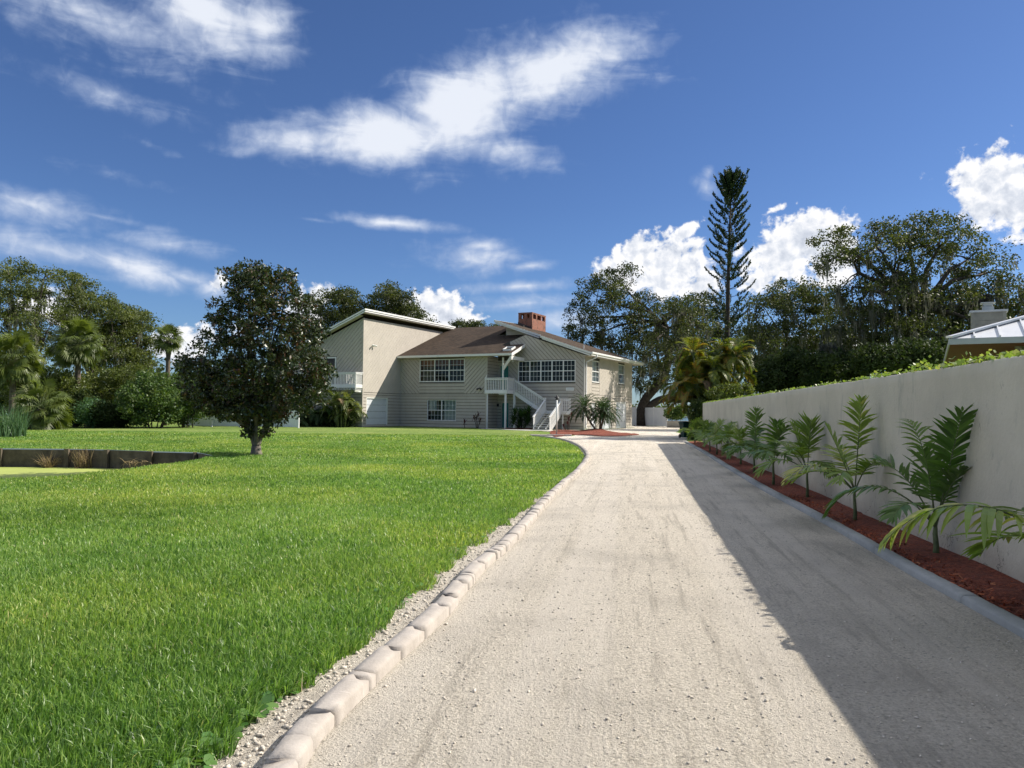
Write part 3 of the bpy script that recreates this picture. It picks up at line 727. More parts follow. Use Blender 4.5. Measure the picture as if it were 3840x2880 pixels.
for y0, y1, dens, w, h in ((0.4, 2.7, 3500, 0.0075, 0.078), (2.7, 5.0, 8200, 0.0068, 0.078), (5.0, 8, 4600, 0.0078, 0.075), (8, 13, 2600, 0.0095, 0.070), (13, 22, 1100, 0.013, 0.065), (22, 36, 380, 0.020, 0.055), (36, 64, 110, 0.034, 0.05)):
    x, y, e = grass_pts(y0, y1, dens); n = len(x)
    tall = 1 + 0.25 * np.clip(1 - np.abs(e - 0.35) / 0.25, 0, 1) * (y < 14)
    hh = h * rng.uniform(0.55, 1.3, n) * tall * (1 + 0.35 * nz(x, y, 0.9)); ww = w * rng.uniform(0.6, 1.35, n)
    a = rng.uniform(0, 6.28, n); la = rng.uniform(0, 6.28, n); ln = np.abs(rng.normal(0.40, 0.38, n)) * hh
    ex = (tall - 1) * hh * 0.8
    dx = np.cos(la) * ln + ex; dy = np.sin(la) * ln - ex * 0.3
    sx, sy = np.cos(a) * ww / 2, np.sin(a) * ww / 2; z0 = np.zeros(n)
    v = np.stack([np.stack([x - sx, y - sy, z0], 1), np.stack([x + sx, y + sy, z0], 1), np.stack([x + sx * .85 + dx * .38, y + sy * .85 + dy * .38, hh * .6], 1),
                  np.stack([x - sx * .85 + dx * .38, y - sy * .85 + dy * .38, hh * .6], 1), np.stack([x + dx, y + dy, hh * (1 - 0.25 * np.clip(ln / hh, 0, 1))], 1)], 1)
    V.append(v.reshape(-1, 3)); i = base + np.arange(n)[:, None] * 5
    Q.append(i + np.array([[0, 1, 2, 3]])); T.append(i + np.array([[3, 2, 4]])); base += n * 5
    RN.append(np.clip(rng.normal(0.45, 0.27, n) + 0.30 * nz(x, y, 0.35) + 0.16 * nz(x, y, 1.6), 0, 0.97) + (rng.random(n) < 0.012) * 0.5)
RN = np.concatenate(RN)
tag(np_mesh('lawn_grass', np.concatenate(V), [np.concatenate(Q), np.concatenate(T)], M['grass'], rnd=np.concatenate([RN, RN])), label='bright green mown lawn grass between pond, kerb and house', cat='grass', kind='stuff')
# broad-leaved weeds at the lawn edge
n = 520; y = 2.9 + 7 * rng.random(n) ** 2.0; e = np.interp(y, KY, KX) - 0.10; x = e - 0.20 - np.abs(rng.normal(0, 0.16, n))
V = []; F = []; b = 0
for i in range(n):
    r = rng.uniform(0.010, 0.028) * (1.35 if y[i] < 4.2 else 1.0); z = rng.uniform(0.015, 0.06); nx, ny = rng.normal(0, 0.35, 2)
    ring = [(x[i] + r * math.cos(t), y[i] + r * math.sin(t), z + r * (nx * math.cos(t) + ny * math.sin(t))) for t in np.linspace(0, 5.6, 7)]
    V += [(x[i], y[i], z - r * 0.15)] + ring
    F += [(b, b + k, b + k + 1) for k in range(1, 7)]; b += 8
tag(np_mesh('edge_weeds', V, [np.array(F)], M['weed'], rnd=np.repeat(rng.random(n), 6)), label='round leaved weeds creeping out of the lawn edge', cat='weeds', kind='stuff')

# ---------------------------------------------------------------- the house (local frame: x along the front to the right, y to the back, z up)
house = empty('house', HOUSE_O, -HTH, 'large beige two storey wood sided house with brown shingle roofs and white outside staircase', 'house')
def clip_poly(poly, a, b):
    """keep the part of a 2-D polygon where a.x <= b"""
    out = []
    for i in range(len(poly)):
        p, q = poly[i], poly[(i + 1) % len(poly)]
        dp, dq = a[0] * p[0] + a[1] * p[1] - b, a[0] * q[0] + a[1] * q[1] - b
        if dp <= 0: out.append(p)
        if (dp < 0 < dq) or (dq < 0 < dp):
            t = dp / (dp - dq); out.append((p[0] + (q[0] - p[0]) * t, p[1] + (q[1] - p[1]) * t))
    return out
class Plane:
    """a wall plane: 2-D coordinates (s along, z up) to house coordinates; out = outward normal"""
    def __init__(s, o, along, out): s.o, s.a, s.n = Vector(o), Vector(along), Vector(out)
    def p(s, x, z, d=0.0): return s.o + s.a * x + s.n * d + Vector((0, 0, z))
GAP, THK = 0.036, 0.05
def boards(mb, pl, poly, ang, pitch, off=0.0, d=0.0, GAP=GAP):
    """siding boards with open joints, laid at angle ang inside polygon poly"""
    nx, nz = -math.sin(ang), math.cos(ang)
    vals = [nx * x + nz * z for x, z in poly]; k0 = math.floor((min(vals) - off) / pitch); k1 = math.ceil((max(vals) - off) / pitch)
    for k in range(k0, k1 + 1):
        lo = off + k * pitch + GAP / 2; hi = off + (k + 1) * pitch - GAP / 2
        q = clip_poly(clip_poly(poly, (nx, nz), hi), (-nx, -nz), -lo)
        if len(q) >= 3:
            q2 = [q[0]]
            for r in q[1:]:
                if math.hypot(r[0] - q2[-1][0], r[1] - q2[-1][1]) > 1e-4: q2.append(r)
            if len(q2) >= 3: mb.prism([pl.p(x, z, d + random.uniform(0, .003)) for x, z in q2], pl.n * THK)
def rects(x0, x1, z0, z1, holes):
    xs = sorted({x0, x1, *[h[0] for h in holes], *[h[1] for h in holes]}); zs = sorted({z0, z1, *[h[2] for h in holes], *[h[3] for h in holes]})
    out = []
    for a, b in zip(xs, xs[1:]):
        for c, d in zip(zs, zs[1:]):
            mx, mz = (a + b) / 2, (c + d) / 2
            if not any(h[0] < mx < h[1] and h[2] < mz < h[3] for h in holes): out.append((a, b, c, d))
    return out
def rp(a, b, c, d): return [(a, c), (b, c), (b, d), (a, d)]
backing = MB(); siding = MB()
def wall(pl, x0, x1, z0, z1, holes=(), th=0.14):
    for a, b, c, d in rects(x0, x1, z0, z1, holes):
        backing.prism([pl.p(x, z, -0.001) for x, z in rp(a, b, c, d)], -pl.n * th)
def hboards(pl, x0, x1, z0, z1, holes=(), pitch=0.285, off=0.02):
    for a, b, c, d in rects(x0, x1, z0, z1, holes): boards(siding, pl, rp(a, b, c, d), 0.0, pitch, off)
rf0 = lambda v: 6.60 + 0.372 * (v + 2.72)
MIDV, WU, WV, UIN = -2.0, -17.79, -7.8, -8.5
mid = Plane((0, MIDV, 0), (1, 0, 0), (0, -1, 0)); gab = Plane((0, 0, 0), (1, 0, 0), (0, -1, 0))
wng = Plane((WU, 0, 0), (0, 1, 0), (1, 0, 0)); wfr = Plane((0, WV, 0), (1, 0, 0), (0, -1, 0))
sid = Plane((0, 0, 0), (0, 1, 0), (1, 0, 0)); rec = Plane((UIN, 0, 0), (0, 1, 0), (1, 0, 0))
# middle facade
W1 = (-15.62, -10.81, 4.20, 6.26); W2 = (-14.76, -11.66, 0.62, 2.52); BELT = 3.06
wall(mid, WU, UIN, -0.3, 6.5, [W1, W2])
hboards(mid, WU, UIN, -0.3, BELT - 0.015, [W2])
boards(siding, mid, rp(WU, -15.70, BELT + 0.03, 6.42), R(-45), 0.285)
hboards(mid, -15.66, -10.77, BELT + 0.03, 4.08)
boards(siding, mid, rp(-10.73, UIN - 0.02, BELT + 0.03, 6.42), R(45), 0.285)
# recess side and gable front
wall(rec, MIDV, 0, -0.3, 6.5)
hboards(rec, MIDV + 0.02, 0, -0.3, 6.4)
D1 = (-8.28, -7.30, 3.45, 5.75); D2 = (-8.05, -7.25, 0.06, 2.35); W3 = (-6.36, -0.83, 4.20, 6.08)
wall(gab, UIN, 0, -0.3, 6.2, [D1, D2, W3])
backing.prism([gab.p(x, z, -0.001) for x, z in ((UIN, 6.2), (0, 6.2), (0, 6.52), (-5.7, 8.50), (UIN, 7.45))], Vector((0, 0.14, 0)))
hboards(gab, UIN, -0.0, -0.3, BELT - 0.015, [D2], off=0.0)
boards(siding, gab, rp(UIN, D1[0], BELT, 6.15), 0, 0.285); boards(siding, gab, rp(D1[0], D1[1], D1[3], 6.15), 0, 0.285)
boards(siding, gab, rp(D1[1] + .02, -6.42, BELT + .03, 6.15), R(-45), 0.285)
boards(siding, gab, [(-7.2, 6.15), (-0.06, 6.15), (-0.06, 6.50), (-5.66, 8.42), (-7.2, 7.85)], R(-45), 0.285)
hboards(gab, -6.40, -0.80, BELT - 0.015, 4.06)
boards(siding, gab, rp(-0.76, -0.10, BELT + .0, 6.15), R(-45), 0.285)
# side wall
S1 = (1.79, 3.62, 4.23, 6.13); S2 = (9.05, 10.85, 4.36, 6.22)
GA = (1.62, 2.9, 0.0, 2.45); GB = (4.1, 6.73, 0.0, 2.5); GC = (8.4, 11.44, 0.0, 2.55)
wall(sid, 0.14, 13.3, -0.3, 6.62, [S1, S2, GA, GB, GC])
hboards(sid, 0.16, 13.3, -0.3, 2.72, [GA, GB, GC], off=0.0)
hboards(sid, 0.16, 13.3, 2.74, BELT)
boards(siding, sid, rp(0.16, 1.70, BELT + .03, 6.5), R(45), 0.285, GAP=.015); hboards(sid, 1.74, 3.68, BELT + .03, 4.1)
boards(siding, sid, rp(3.72, 8.95, BELT + .03, 6.5), R(-45), 0.285, GAP=.02); hboards(sid, 8.99, 10.9, BELT + .03, 4.22)
boards(siding, sid, rp(10.95, 13.28, BELT + .03, 6.5), R(-45), 0.285)
# wing
WD = (-7.25, -4.06, 0.2, 2.65)
wall(wng, WV, MIDV, -0.3, 9.64, [WD]); wall(wng, MIDV, 5.37, 6.0, 9.7)
boards(siding, wng, [(WV + 0.02, BELT + .03), (MIDV - 0.02, BELT + .03), (5.33, 6.3), (5.33, 9.66), (WV + 0.02, 9.6)], R(45), 0.285, GAP=.008)
hboards(wng, WV + .02, MIDV - .02, -0.3, BELT - 0.015, [WD])
FS = 0.395                                    # slope of the wing roof, falling to the left
WW = (-23.6, -20.74, 3.35, 6.22)
wall(wfr, -28.5, WU, -0.3, 5.4, [(WW[0], WW[1], WW[2], 5.4)])
wall(wfr, -28.5, WU, 5.4, 5.41)
for a, b in ((-28.5, WW[0]), (WW[1], WU)):
    backing.prism([wfr.p(a, 5.41), wfr.p(b, 5.41), wfr.p(b, 9.64 + FS * (b - WU)), wfr.p(a, 9.64 + FS * (a - WU))], Vector((0, 0.14, 0)))
backing.prism([wfr.p(WW[0], WW[3]), wfr.p(WW[1], WW[3]), wfr.p(WW[1], 9.64 + FS * (WW[1] - WU)), wfr.p(WW[0], 9.64 + FS * (WW[0] - WU))], Vector((0, 0.14, 0)))
for poly in ([(-28.4, 3.1), (WW[0] - .08, 3.1), (WW[0] - .08, 9.6 + FS * (WW[0] - WU)), (-28.4, 9.6 + FS * (-28.4 - WU))],
             [(WW[1] + .08, 3.1), (WU - .02, 3.1), (WU - .02, 9.6), (WW[1] + .08, 9.6 + FS * (WW[1] - WU))],
             [(WW[0] - .08, WW[3] + .08), (WW[1] + .08, WW[3] + .08), (WW[1] + .08, 9.6 + FS * (WW[1] - WU)), (WW[0] - .08, 9.6 + FS * (WW[0] - WU))]):
    boards(siding, wfr, poly, R(45), 0.285)
hboards(wfr, -28.4, WU - .02, -0.3, 3.05)
# hidden sides and the small wall above the middle roof
backing.box((-28.5, WV + .15, -0.3), (-28.36, 12, 5.2)); backing.box((WU, 12.0, -0.3), (-0.15, 12.14, 6.4)); backing.box((-28.5, 12.0, -0.3), (WU - .01, 12.14, 5.2))
backing.box((-0.14, 13.16, -0.3), (-0.01, 13.3, 6.5)); backing.box((-9.0, 13.16, -0.3), (-0.15, 13.3, 6.5))
box3 = Plane((0, 3.3, 0), (1, 0, 0), (0, -1, 0))
backing.prism([box3.p(-9.25, 8.65), box3.p(-5.4, 8.3), box3.p(-5.4, 8.7), box3.p(-9.25, 9.95)], Vector((0, 0.14, 0)))
backing.box((-9.25, 3.44, 8.3), (-9.11, 7.9, 9.95)); backing.box((-10.3, 3.3, 8.3), (-9.251, 3.44, rf0(3.3) + .05)); backing.box((-10.3, 7.0, 8.3), (-9.251, 7.14, 10.2))
boards(siding, box3, [(-9.23, 8.82), (-5.4, 8.6), (-5.4, 8.65), (-9.23, 9.9)], 0, 0.42)
wobj = backing.build('wall', M['siding_back'], house)
siding.build('siding', M['siding'], wobj)
# corner boards and belts
CB = []
class _C:
    def box(self, *a): CB.append(MB().box(*a))
    def prism(self, *a): CB.append(MB().prism(*a))
cb = _C()
cb.box((WU - .06, WV - .06, -0.3), (WU + .05, WV - .037, 9.62)); cb.box((WU + .037, WV - .06, -0.3), (WU + .06, WV + .06, 9.62))
cb.box((UIN - .1, MIDV - .06, -0.3), (UIN + .05, MIDV - .037, 6.4)); cb.box((-0.09, -0.06, -0.3), (0.06, -0.037, 6.5)); cb.box((0.037, -0.06, -0.3), (0.06, 0.12, 6.5))
cb.box((0.037, 13.2, -.3), (.06, 13.32, 6.5)); cb.box((-9.3, 3.24, 8.7), (-9.18, 3.262, 9.75))
for (x0, x1, z0, z1), pl in ((W1, mid), (W3, gab)):
    for x in (x0 - .045, x1 + .045): cb.prism([pl.p(x - .03, BELT + .03, .037), pl.p(x + .03, BELT + .03, .037), pl.p(x + .03, 6.4 if pl is mid else 6.1, .037), pl.p(x - .03, 6.4 if pl is mid else 6.1, .037)], pl.n * .012)
for q in CB: q.build('corner_board', M['siding'], wobj)

# ---- windows
def window(pl, r, cols, up, lo, recess=0.0, blinds=(), label=None, fw=0.06, dark='interior'):
    x0, x1, z0, z1 = r; f = MB(); g = 0.045 - recess
    def fb(a, b, c, d, d0, d1, mb=f): mb.prism([pl.p(x, z, d0) for x, z in rp(a, b, c, d)], pl.n * (d1 - d0))
    fb(x0 - .02, x1 + .02, z1 - fw, z1 + .02, g - .05, g + .02); fb(x0 - .02, x1 + .02, z0 - .03, z0 + fw, g - .05, g + .035)
    fb(x0 - .02, x0 + fw, z0 + fw, z1 - fw, g - .05, g + .02); fb(x1 - fw, x1 + .02, z0 + fw, z1 - fw, g - .05, g + .02)
    n = len(cols); edges = [x0 + fw]
    W = (x1 - x0 - 2 * fw) / n
    zm = (z0 + z1) / 2
    win = None
    for i, nc in enumerate(cols):
        a, b = x0 + fw + W * i, x0 + fw + W * (i + 1)
        if i: fb(a - .05, a + .05, z0 + fw, z1 - fw, g - .05, g + .015)
        a += .05 if i else 0; b -= .05 if i < n - 1 else 0
        if up or lo:
            fb(a, b, zm - .035, zm + .035, g - .045, g + .008)
        for (c, d, rows) in ((zm + .035, z1 - fw, up), (z0 + fw, zm - .035, lo)):
            if not rows: continue
            for k in range(1, nc): x = a + (b - a) * k / nc; fb(x - .011, x + .011, c, d, g - .03, g - .012)
            for k in range(1, rows): z = c + (d - c) * k / rows; fb(a, b, z - .011, z + .011, g - .031, g - .011)
    win = f.build('window', M['trim_white'], house)
    if label: win['label'] = label
    p = MB(); p.add([pl.p(x, z, g - .036) for x, z in rp(x0 + .02, x1 - .02, z0 + .02, z1 - .02)], [(0, 1, 2, 3)]); p.build('pane', M['glass'], win)
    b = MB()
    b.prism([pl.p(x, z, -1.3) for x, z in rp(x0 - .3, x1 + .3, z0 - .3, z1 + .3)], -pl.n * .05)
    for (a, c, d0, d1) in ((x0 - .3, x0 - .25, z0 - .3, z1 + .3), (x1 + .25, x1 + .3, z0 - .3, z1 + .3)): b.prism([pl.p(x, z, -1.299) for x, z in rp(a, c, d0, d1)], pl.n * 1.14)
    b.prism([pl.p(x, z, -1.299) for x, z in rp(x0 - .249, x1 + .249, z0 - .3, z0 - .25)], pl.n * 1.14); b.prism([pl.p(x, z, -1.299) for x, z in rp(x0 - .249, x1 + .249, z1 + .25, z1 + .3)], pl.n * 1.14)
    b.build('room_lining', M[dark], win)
    for (nm, mat, xa, xb, za, zb, dd, ripple) in blinds:
        q = MB(); k = max(2, int((xb - xa) / 0.06)); pts = []
        for j in range(k + 1):
            x = xa + (xb - xa) * j / k; e = dd + (ripple * (1 if j % 2 else -1))
            pts += [pl.p(x, za, e), pl.p(x, zb, e)]
        q.add(pts, [(2 * j, 2 * j + 2, 2 * j + 3, 2 * j + 1) for j in range(k)]); q.build(nm, M[mat], win)
    return win
xs = [W1[0] + (W1[1] - W1[0]) * k / 3 for k in range(4)]
window(mid, W1, (4, 4, 4), 2, 2, 0.02, [('roman_blind', 'blind_red', xs[i] + .06, xs[i + 1] - .06, 5.62, 6.22, -.12 - .01 * i, .004) for i in range(3)] + [('curtain', 'curtain_dark', W1[0] + .1, W1[0] + 1.3, 4.2, 6.2, -.3, .03)], 'wide white window of three sashes with reddish blinds')
window(mid, W2, (4, 4), 2, 2, 0.07, [('curtain', 'curtain', W2[0] + .12, W2[0] + .95, 1.5, 2.5, -.14, .02), ('curtain', 'curtain_dark', W2[0] + .1, W2[0] + 1.5, .65, 2.5, -.5, .03), ('curtain', 'curtain', W2[0] + 1.62, W2[1] - .08, .65, 2.5, -.26, .025)], 'lower white double window with pale curtains')
window(gab, W3, (3, 3, 3, 3, 3), 2, 2, 0.02, [('curtain', 'curtain_dark', W3[0] + .2, W3[0] + 1.4, 4.2, 6.1, -.7, .04)], 'long white window of five sashes')
window(sid, S1, (4,), 2, 2, 0.03, [('curtain', 'curtain', S1[0] + .1, S1[1] - .3, 4.2, 6.1, -.14, .02)])
window(sid, S2, (4,), 2, 2, 0.03, [('curtain', 'curtain', S2[0] + .1, S2[1] - .1, 5.3, 6.2, -.14, .02)])
window(wfr, WW, (1, 1), 0, 0, 0.0, [('curtain', 'curtain_dark', WW[1] - .5, WW[1] - .1, 3.3, 6.2, -.2, .04)], 'sliding glass door behind the balcony', fw=0.09)

# ---- roofs
def slab(mb, quad, th):
    a, b, c = (Vector(q) for q in quad[:3]); n = (b - a).cross(c - a).normalized()
    if n.z < 0: n = -n
    mb.prism(quad, -n * th)
def rf(v): return 6.60 + 0.372 * (v + 2.72)
EU = -5.72
UR = -10.3
m = MB(); slab(m, [(WU + .055, -2.72, rf(-2.72)), (UR, -2.72, rf(-2.72)), (UR, 7.1, rf(7.1)), (WU + .055, 7.1, rf(7.1))], 0.10)
slab(m, [(UR, -2.72, rf(-2.72)), (EU, -2.72, rf(-2.72)), (EU, 3.28, rf(3.28)), (UR, 3.28, rf(3.28))], 0.10)
slab(m, [(WU + .055, 7.1, rf(7.1)), (UR, 7.1, rf(7.1)), (UR, 13.0, rf(7.1) - 2.3), (WU + .055, 13.0, rf(7.1) - 2.3)], 0.10)
roof1 = m.build('roof', M['shingle'], house); roof1['label'] = 'long brown shingle roof of the middle part'
RA, K1, K2, RB, RC, RE, RD = (0.86, -0.62, 6.66), (-3.9, -.62, 8.25), (-5.0, 1.69, 8.58), (-9.81, 1.69, 10.15), (-10.45, 8.2, 10.50), (-10.1, 11.6, 10.36), (0.86, 14.5, 6.66)
m = MB(); slab(m, [RA, K1, K2, RB, RC, RE, RD], 0.09)
slab(m, [RD, RE, (-10.1, 14.5, 6.9)], 0.09)
roof2 = m.build('roof', M['shingle'], house); roof2['label'] = 'brown shingle roof falling to the right, under the brick chimney'
m = MB(); WR = lambda u: 10.10 + FS * (u - WU)
slab(m, [(WU + .62, WV - .62, WR(WU + .62)), (WU + .62, 6.9, WR(WU + .62)), (-29.3, 6.9, WR(-29.3)), (-29.3, WV - .62, WR(-29.3))], 0.08)
roof3 = m.build('roof', M['shingle'], house); roof3['label'] = 'steep single slope roof of the tall wing'
# white edge boards under each roof
m = MB()
m.bar((WU + .06, -2.74, rf(-2.72) - .09), (EU, -2.74, rf(-2.72) - .09), .03, .19)
m.build('fascia', M['trim'], roof1)
m = MB(); m.prism([(EU + .005, -2.76, rf(-2.76) - .26), (EU + .005, 2.0, rf(2.0) - .26), (EU + .005, 2.0, rf(2.0) + .015), (EU + .005, -2.76, rf(-2.76) + .015)], (.035, 0, 0)); m.build('rake_board', M['trim_white'], roof1)
m = MB(); m.box((WU + .05, -2.70, rf(-2.72) - .20), (EU - .01, MIDV - .04, rf(-2.72) - .17)); m.build('soffit', M['soffit'], roof1)
def band(mb, p, q, out, h, w, drop=0.0):
    p, q, out = Vector(p), Vector(q), Vector(out); mb.prism([p + Vector((0, 0, -h - drop)), q + Vector((0, 0, -h - drop)), q + Vector((0, 0, .012 - drop)), p + Vector((0, 0, .012 - drop))], out * w)
m = MB()
for p_, q_ in ((RA, K1), (K2, RB)):
    band(m, p_, q_, (0, -1, 0), .17, .03); band(m, Vector(p_) + Vector((-.1, .03, -.19)), Vector(q_) + Vector((.1, .03, -.19)), (0, -1, 0), .12, .02)
band(m, RB, RC, (-1, 0, 0), .2, .02); band(m, K1, K2, (-.9, -.43, 0), .2, .02)
m.build('rake_board', M['trim'], roof2)
m = MB(); m.prism([(0.8, -.55, 6.42), (-3.85, -.55, 7.96), (-3.85, -.06, 7.96), (0.8, -.06, 6.42)], (0, 0, .03))
m.prism([(-9.7, 1.75, 9.83), (-5.1, 1.75, 8.32), (-5.1, 3.2, 8.32), (-9.7, 3.2, 9.83)], (0, 0, .03)); m.build('soffit', M['soffit'], roof2)
m = MB(); m.box((.07, -.5, 6.40), (.84, 14.2, 6.43)); m.build('soffit', M['soffit'], roof2)
m = MB()
for a, b, z in ((-.64, 8.0, 6.70), (8.02, 14.3, 6.69)): m.prism([(.86, a, z), (.99, a, z), (.99, a, z - .13), (.95, a, z - .18), (.86, a, z - .18)], (0, b - a, 0))
m.box((.862, -.64, 6.40), (.885, 14.3, 6.52))
m.build('gutter', M['trim_white'], house)
m = MB(); m.tube([(.93, .55, 6.52), (.93, .55, 6.38), (.88, .52, 6.28), (.30, .2, 5.98), (.14, .12, 5.88), (.12, .12, 5.7), (.12, .12, 0.25), (.2, .05, .08)], .062, 8); m.build('downspout', M['trim_white'], house, smooth=True)
m = MB(); m.tube([(.05, -.115, 6.1), (.05, -.115, 0.0)], .035, 8); m.build('conduit', M['trim_white'], house)
m = MB(); WT = WR(WU + .62)
band(m, (WU + .622, WV - .64, WT), (WU + .622, 6.92, WT), (1, 0, 0), .13, .03); band(m, (WU + .57, WV - .58, WT - .16), (WU + .57, 6.85, WT - .16), (1, 0, 0), .11, .03)
band(m, (WU + .66, WV - .622, WR(WU + .66)), (-29.3, WV - .622, WR(-29.3)), (0, -1, 0), .13, .03); band(m, (WU + .58, WV - .58, WR(WU + .58) - .17), (-29.2, WV - .58, WR(-29.2) - .17), (0, -1, 0), .12, .03)
m.build('fascia', M['trim_white'], roof3)
m = MB(); m.prism([(WU + .57, WV - .55, WT - .35), (WU + .57, 6.8, WT - .35), (WU + .04, 6.8, WT - .35), (WU + .04, WV - .55, WT - .35)], (0, 0, .02))
m.prism([(WU, WV - .56, WR(WU) - .30), (WU, WV - .04, WR(WU) - .30), (-29.2, WV - .04, WR(-29.2) - .30), (-29.2, WV - .56, WR(-29.2) - .30)], (0, 0, .02)); m.build('soffit', M['soffit'], roof3)
# chimney: four brick walls with openings under a slab
CU0, CU1, CV0, CV1, CT = -10.35, -8.8, 8.0, 11.4, 11.62
m = MB(); zb, zo0, zo1 = 9.2, 10.98, 11.46
m.box((CU0, CV0, zb), (CU1, CV1, zo0)); m.box((CU0, CV0, zo1), (CU1, CV1, CT - .08)); m.box((CU0 - .02, CV0 - .02, CT - .08), (CU1 + .02, CV1 + .02, CT))
for u in (CU0, -9.69, CU1 - .3):
    m.box((u, CV0, zo0), (u + .3, CV0 + .25, zo1)); m.box((u, CV1 - .25, zo0), (u + .3, CV1, zo1))
for v in (9.0, 10.15):
    m.box((CU1 - .3, v, zo0), (CU1, v + .25, zo1)); m.box((CU0, v, zo0), (CU0 + .3, v + .25, zo1))
chim = m.build('chimney', M['brick'], roof2)
plain('flashing', (0.07, 0.05, 0.045), 0.6)
m = MB(); m.prism([(CU0 - .03, CV0 - .03, 10.0), (CU1 + .03, CV0 - .03, 9.5), (CU1 + .03, CV0 - .03, 10.05), (CU0 - .03, CV0 - .03, 10.68)], (0, .027, 0)); m.build('flashing', M['flashing'], roof2)
# skylight and vent pipe
sl = [(-6.95, -1.95), (-6.15, -1.95), (-6.15, -1.15), (-6.95, -1.15)]
m = MB()
for (a, b) in zip(sl, sl[1:] + sl[:1]): m.bar((a[0], a[1], rf(a[1]) + .07), (b[0], b[1], rf(b[1]) + .07), .07, .16)
sky_ = m.build('skylight', M['trim_white'], roof1)
m = MB(); m.add([(u, v, rf(v) + .05) for u, v in sl], [(0, 1, 2, 3)]); m.build('skylight_pane', M['interior'], roof1)
m = MB(); m.tube([(-.55, 1.2, 7.0), (-.55, 1.2, 7.45)], .05, 8); m.build('vent_pipe', M['trim'], roof2)

# ---- doors
def door(pl, r, mat, label, handle=True):
    x0, x1, z0, z1 = r; m = MB(); m.prism([pl.p(x, z, -.09) for x, z in rp(x0 + .06, x1 - .06, z0, z1 - .06)], pl.n * .04)
    d = m.build('door', M[mat], house); d['label'] = label
    m = MB()
    for a, b, c, e in ((x0, x0 + .07, z0, z1), (x1 - .07, x1, z0, z1), (x0 + .07, x1 - .07, z1 - .07, z1)): m.prism([pl.p(x, z, -.08) for x, z in rp(a, b, c, e)], pl.n * .12)
    m.build('door_frame', M['siding'], d)
    if handle:
        m = MB(); m.prism([pl.p(x, z, -.05) for x, z in rp(x1 - .2, x1 - .12, z0 + .95, z0 + 1.2)], pl.n * .05); m.build('handle', M['black_metal'], d)
        m = MB(); m.prism([pl.p(x, z, -.05) for x, z in rp(x0 + .30, x0 + .38, z0 + 1.25, z0 + 1.7)], pl.n * .02); m.build('door_light', M['black_metal'], d)
    return d
door(gab, D1, 'teal', 'teal front door on the upper landing'); door(gab, D2, 'teal', 'teal lower door under the landing', False)
def garage(pl, r, label):
    x0, x1, z0, z1 = r; m = MB(); n = 4; h = (z1 - z0 - .1) / n
    for k in range(n): m.prism([pl.p(x, z, -.10) for x, z in rp(x0 + .08, x1 - .08, z0 + .02 + h * k, z0 + h * (k + 1))], pl.n * .05)
    d = m.build('garage_door', M['garage_white'], house); d['label'] = label
    m = MB()
    for a, b, c, e in ((x0, x0 + .08, z0, z1), (x1 - .08, x1, z0, z1), (x0 + .08, x1 - .08, z1 - .1, z1)): m.prism([pl.p(x, z, -.08) for x, z in rp(a, b, c, e)], pl.n * .12)
    m.build('door_frame', M['trim'], d)
garage(wng, WD, 'white roll-up garage door in the wing'); garage(sid, GB, 'nearer white garage door in the side wall'); garage(sid, GC, 'farther white garage door in the side wall')
d = door(sid, GA, 'fence_white', 'narrow white door in the side wall')

# ---- railings, landing and stairs
def railing(name, segs, parent, h=1.02, step=0.165, skirt=0.36):
    """segs: list of (p, q) floor points; flat board balusters, cap rail, lower skirt"""
    m = MB(); cap = MB()
    for p, q in segs:
        p, q = Vector(p), Vector(q); L = (q - p).xy.length; n = max(2, round(L / step)); d = (q - p); hd = Vector((d.x, d.y, 0)).normalized(); nr = Vector((-hd.y, hd.x, 0))
        for k in range(n + 1):
            c = p + d * (k / n); w = .062 if k not in (0, n) else .10
            m.prism([c - hd * w / 2 + Vector((0, 0, -skirt)), c + hd * w / 2 + Vector((0, 0, -skirt)), c + hd * w / 2 + Vector((0, 0, h)), c - hd * w / 2 + Vector((0, 0, h))], nr * .03)
        cap.bar(p + Vector((0, 0, h + .02)) - nr * .0 - hd * .04, q + Vector((0, 0, h + .02)) + hd * .04, .15, .06)
        m.bar(p + Vector((0, 0, h - .09)) - nr * .02, q + Vector((0, 0, h - .09)) - nr * .02, .035, .09)
        m.bar(p + Vector((0, 0, -.16)) - nr * .025, q + Vector((0, 0, -.16)) - nr * .025, .04, .30)
    r = m.build(name, M['trim_white'], parent)
    cap.build('handrail', M['trim_white'], r) if parent is None or parent.parent is None else None
    if parent is not None and parent.parent is not None:
        cap.build('handrail', M['trim_white'], parent)
    return r
DZ = 3.42; DV = -2.25; SV = -0.98; DU1 = -6.36
stair = MB().box((UIN + .02, DV + .02, DZ - .06), (DU1 - .02, -.05, DZ)).build('staircase', M['trim'], house); stair['label'] = 'white wooden outside staircase turning down from the front door landing'
railing('railing', [((UIN - .05, DV, DZ), (DU1, DV, DZ)), ((DU1, DV, DZ), (DU1, SV, DZ))], stair)
LZ = 1.62; LU0, LU1 = -3.25, -1.66
railing('railing', [((DU1 + .12, SV, DZ - .1), (LU0 - .35, SV, LZ + .12)), ((LU0 - .35, SV, LZ + .06), (LU0 + .02, SV, LZ + .06))], stair, skirt=.38)
stair2 = MB()
stair2.box((LU0 - .3, SV, LZ - .06), (LU1 + .75, -.05, LZ)); stair2.box((LU0 - .3, SV - .03, LZ - .3), (LU1 + .7, SV - .001, LZ - .061))
stair2.build('landing', M['trim'], stair)
LV = -3.55
railing('railing', [((LU0, SV - .1, LZ - .1), (LU0, LV + .15, .05))], stair, h=1.0, skirt=.12)
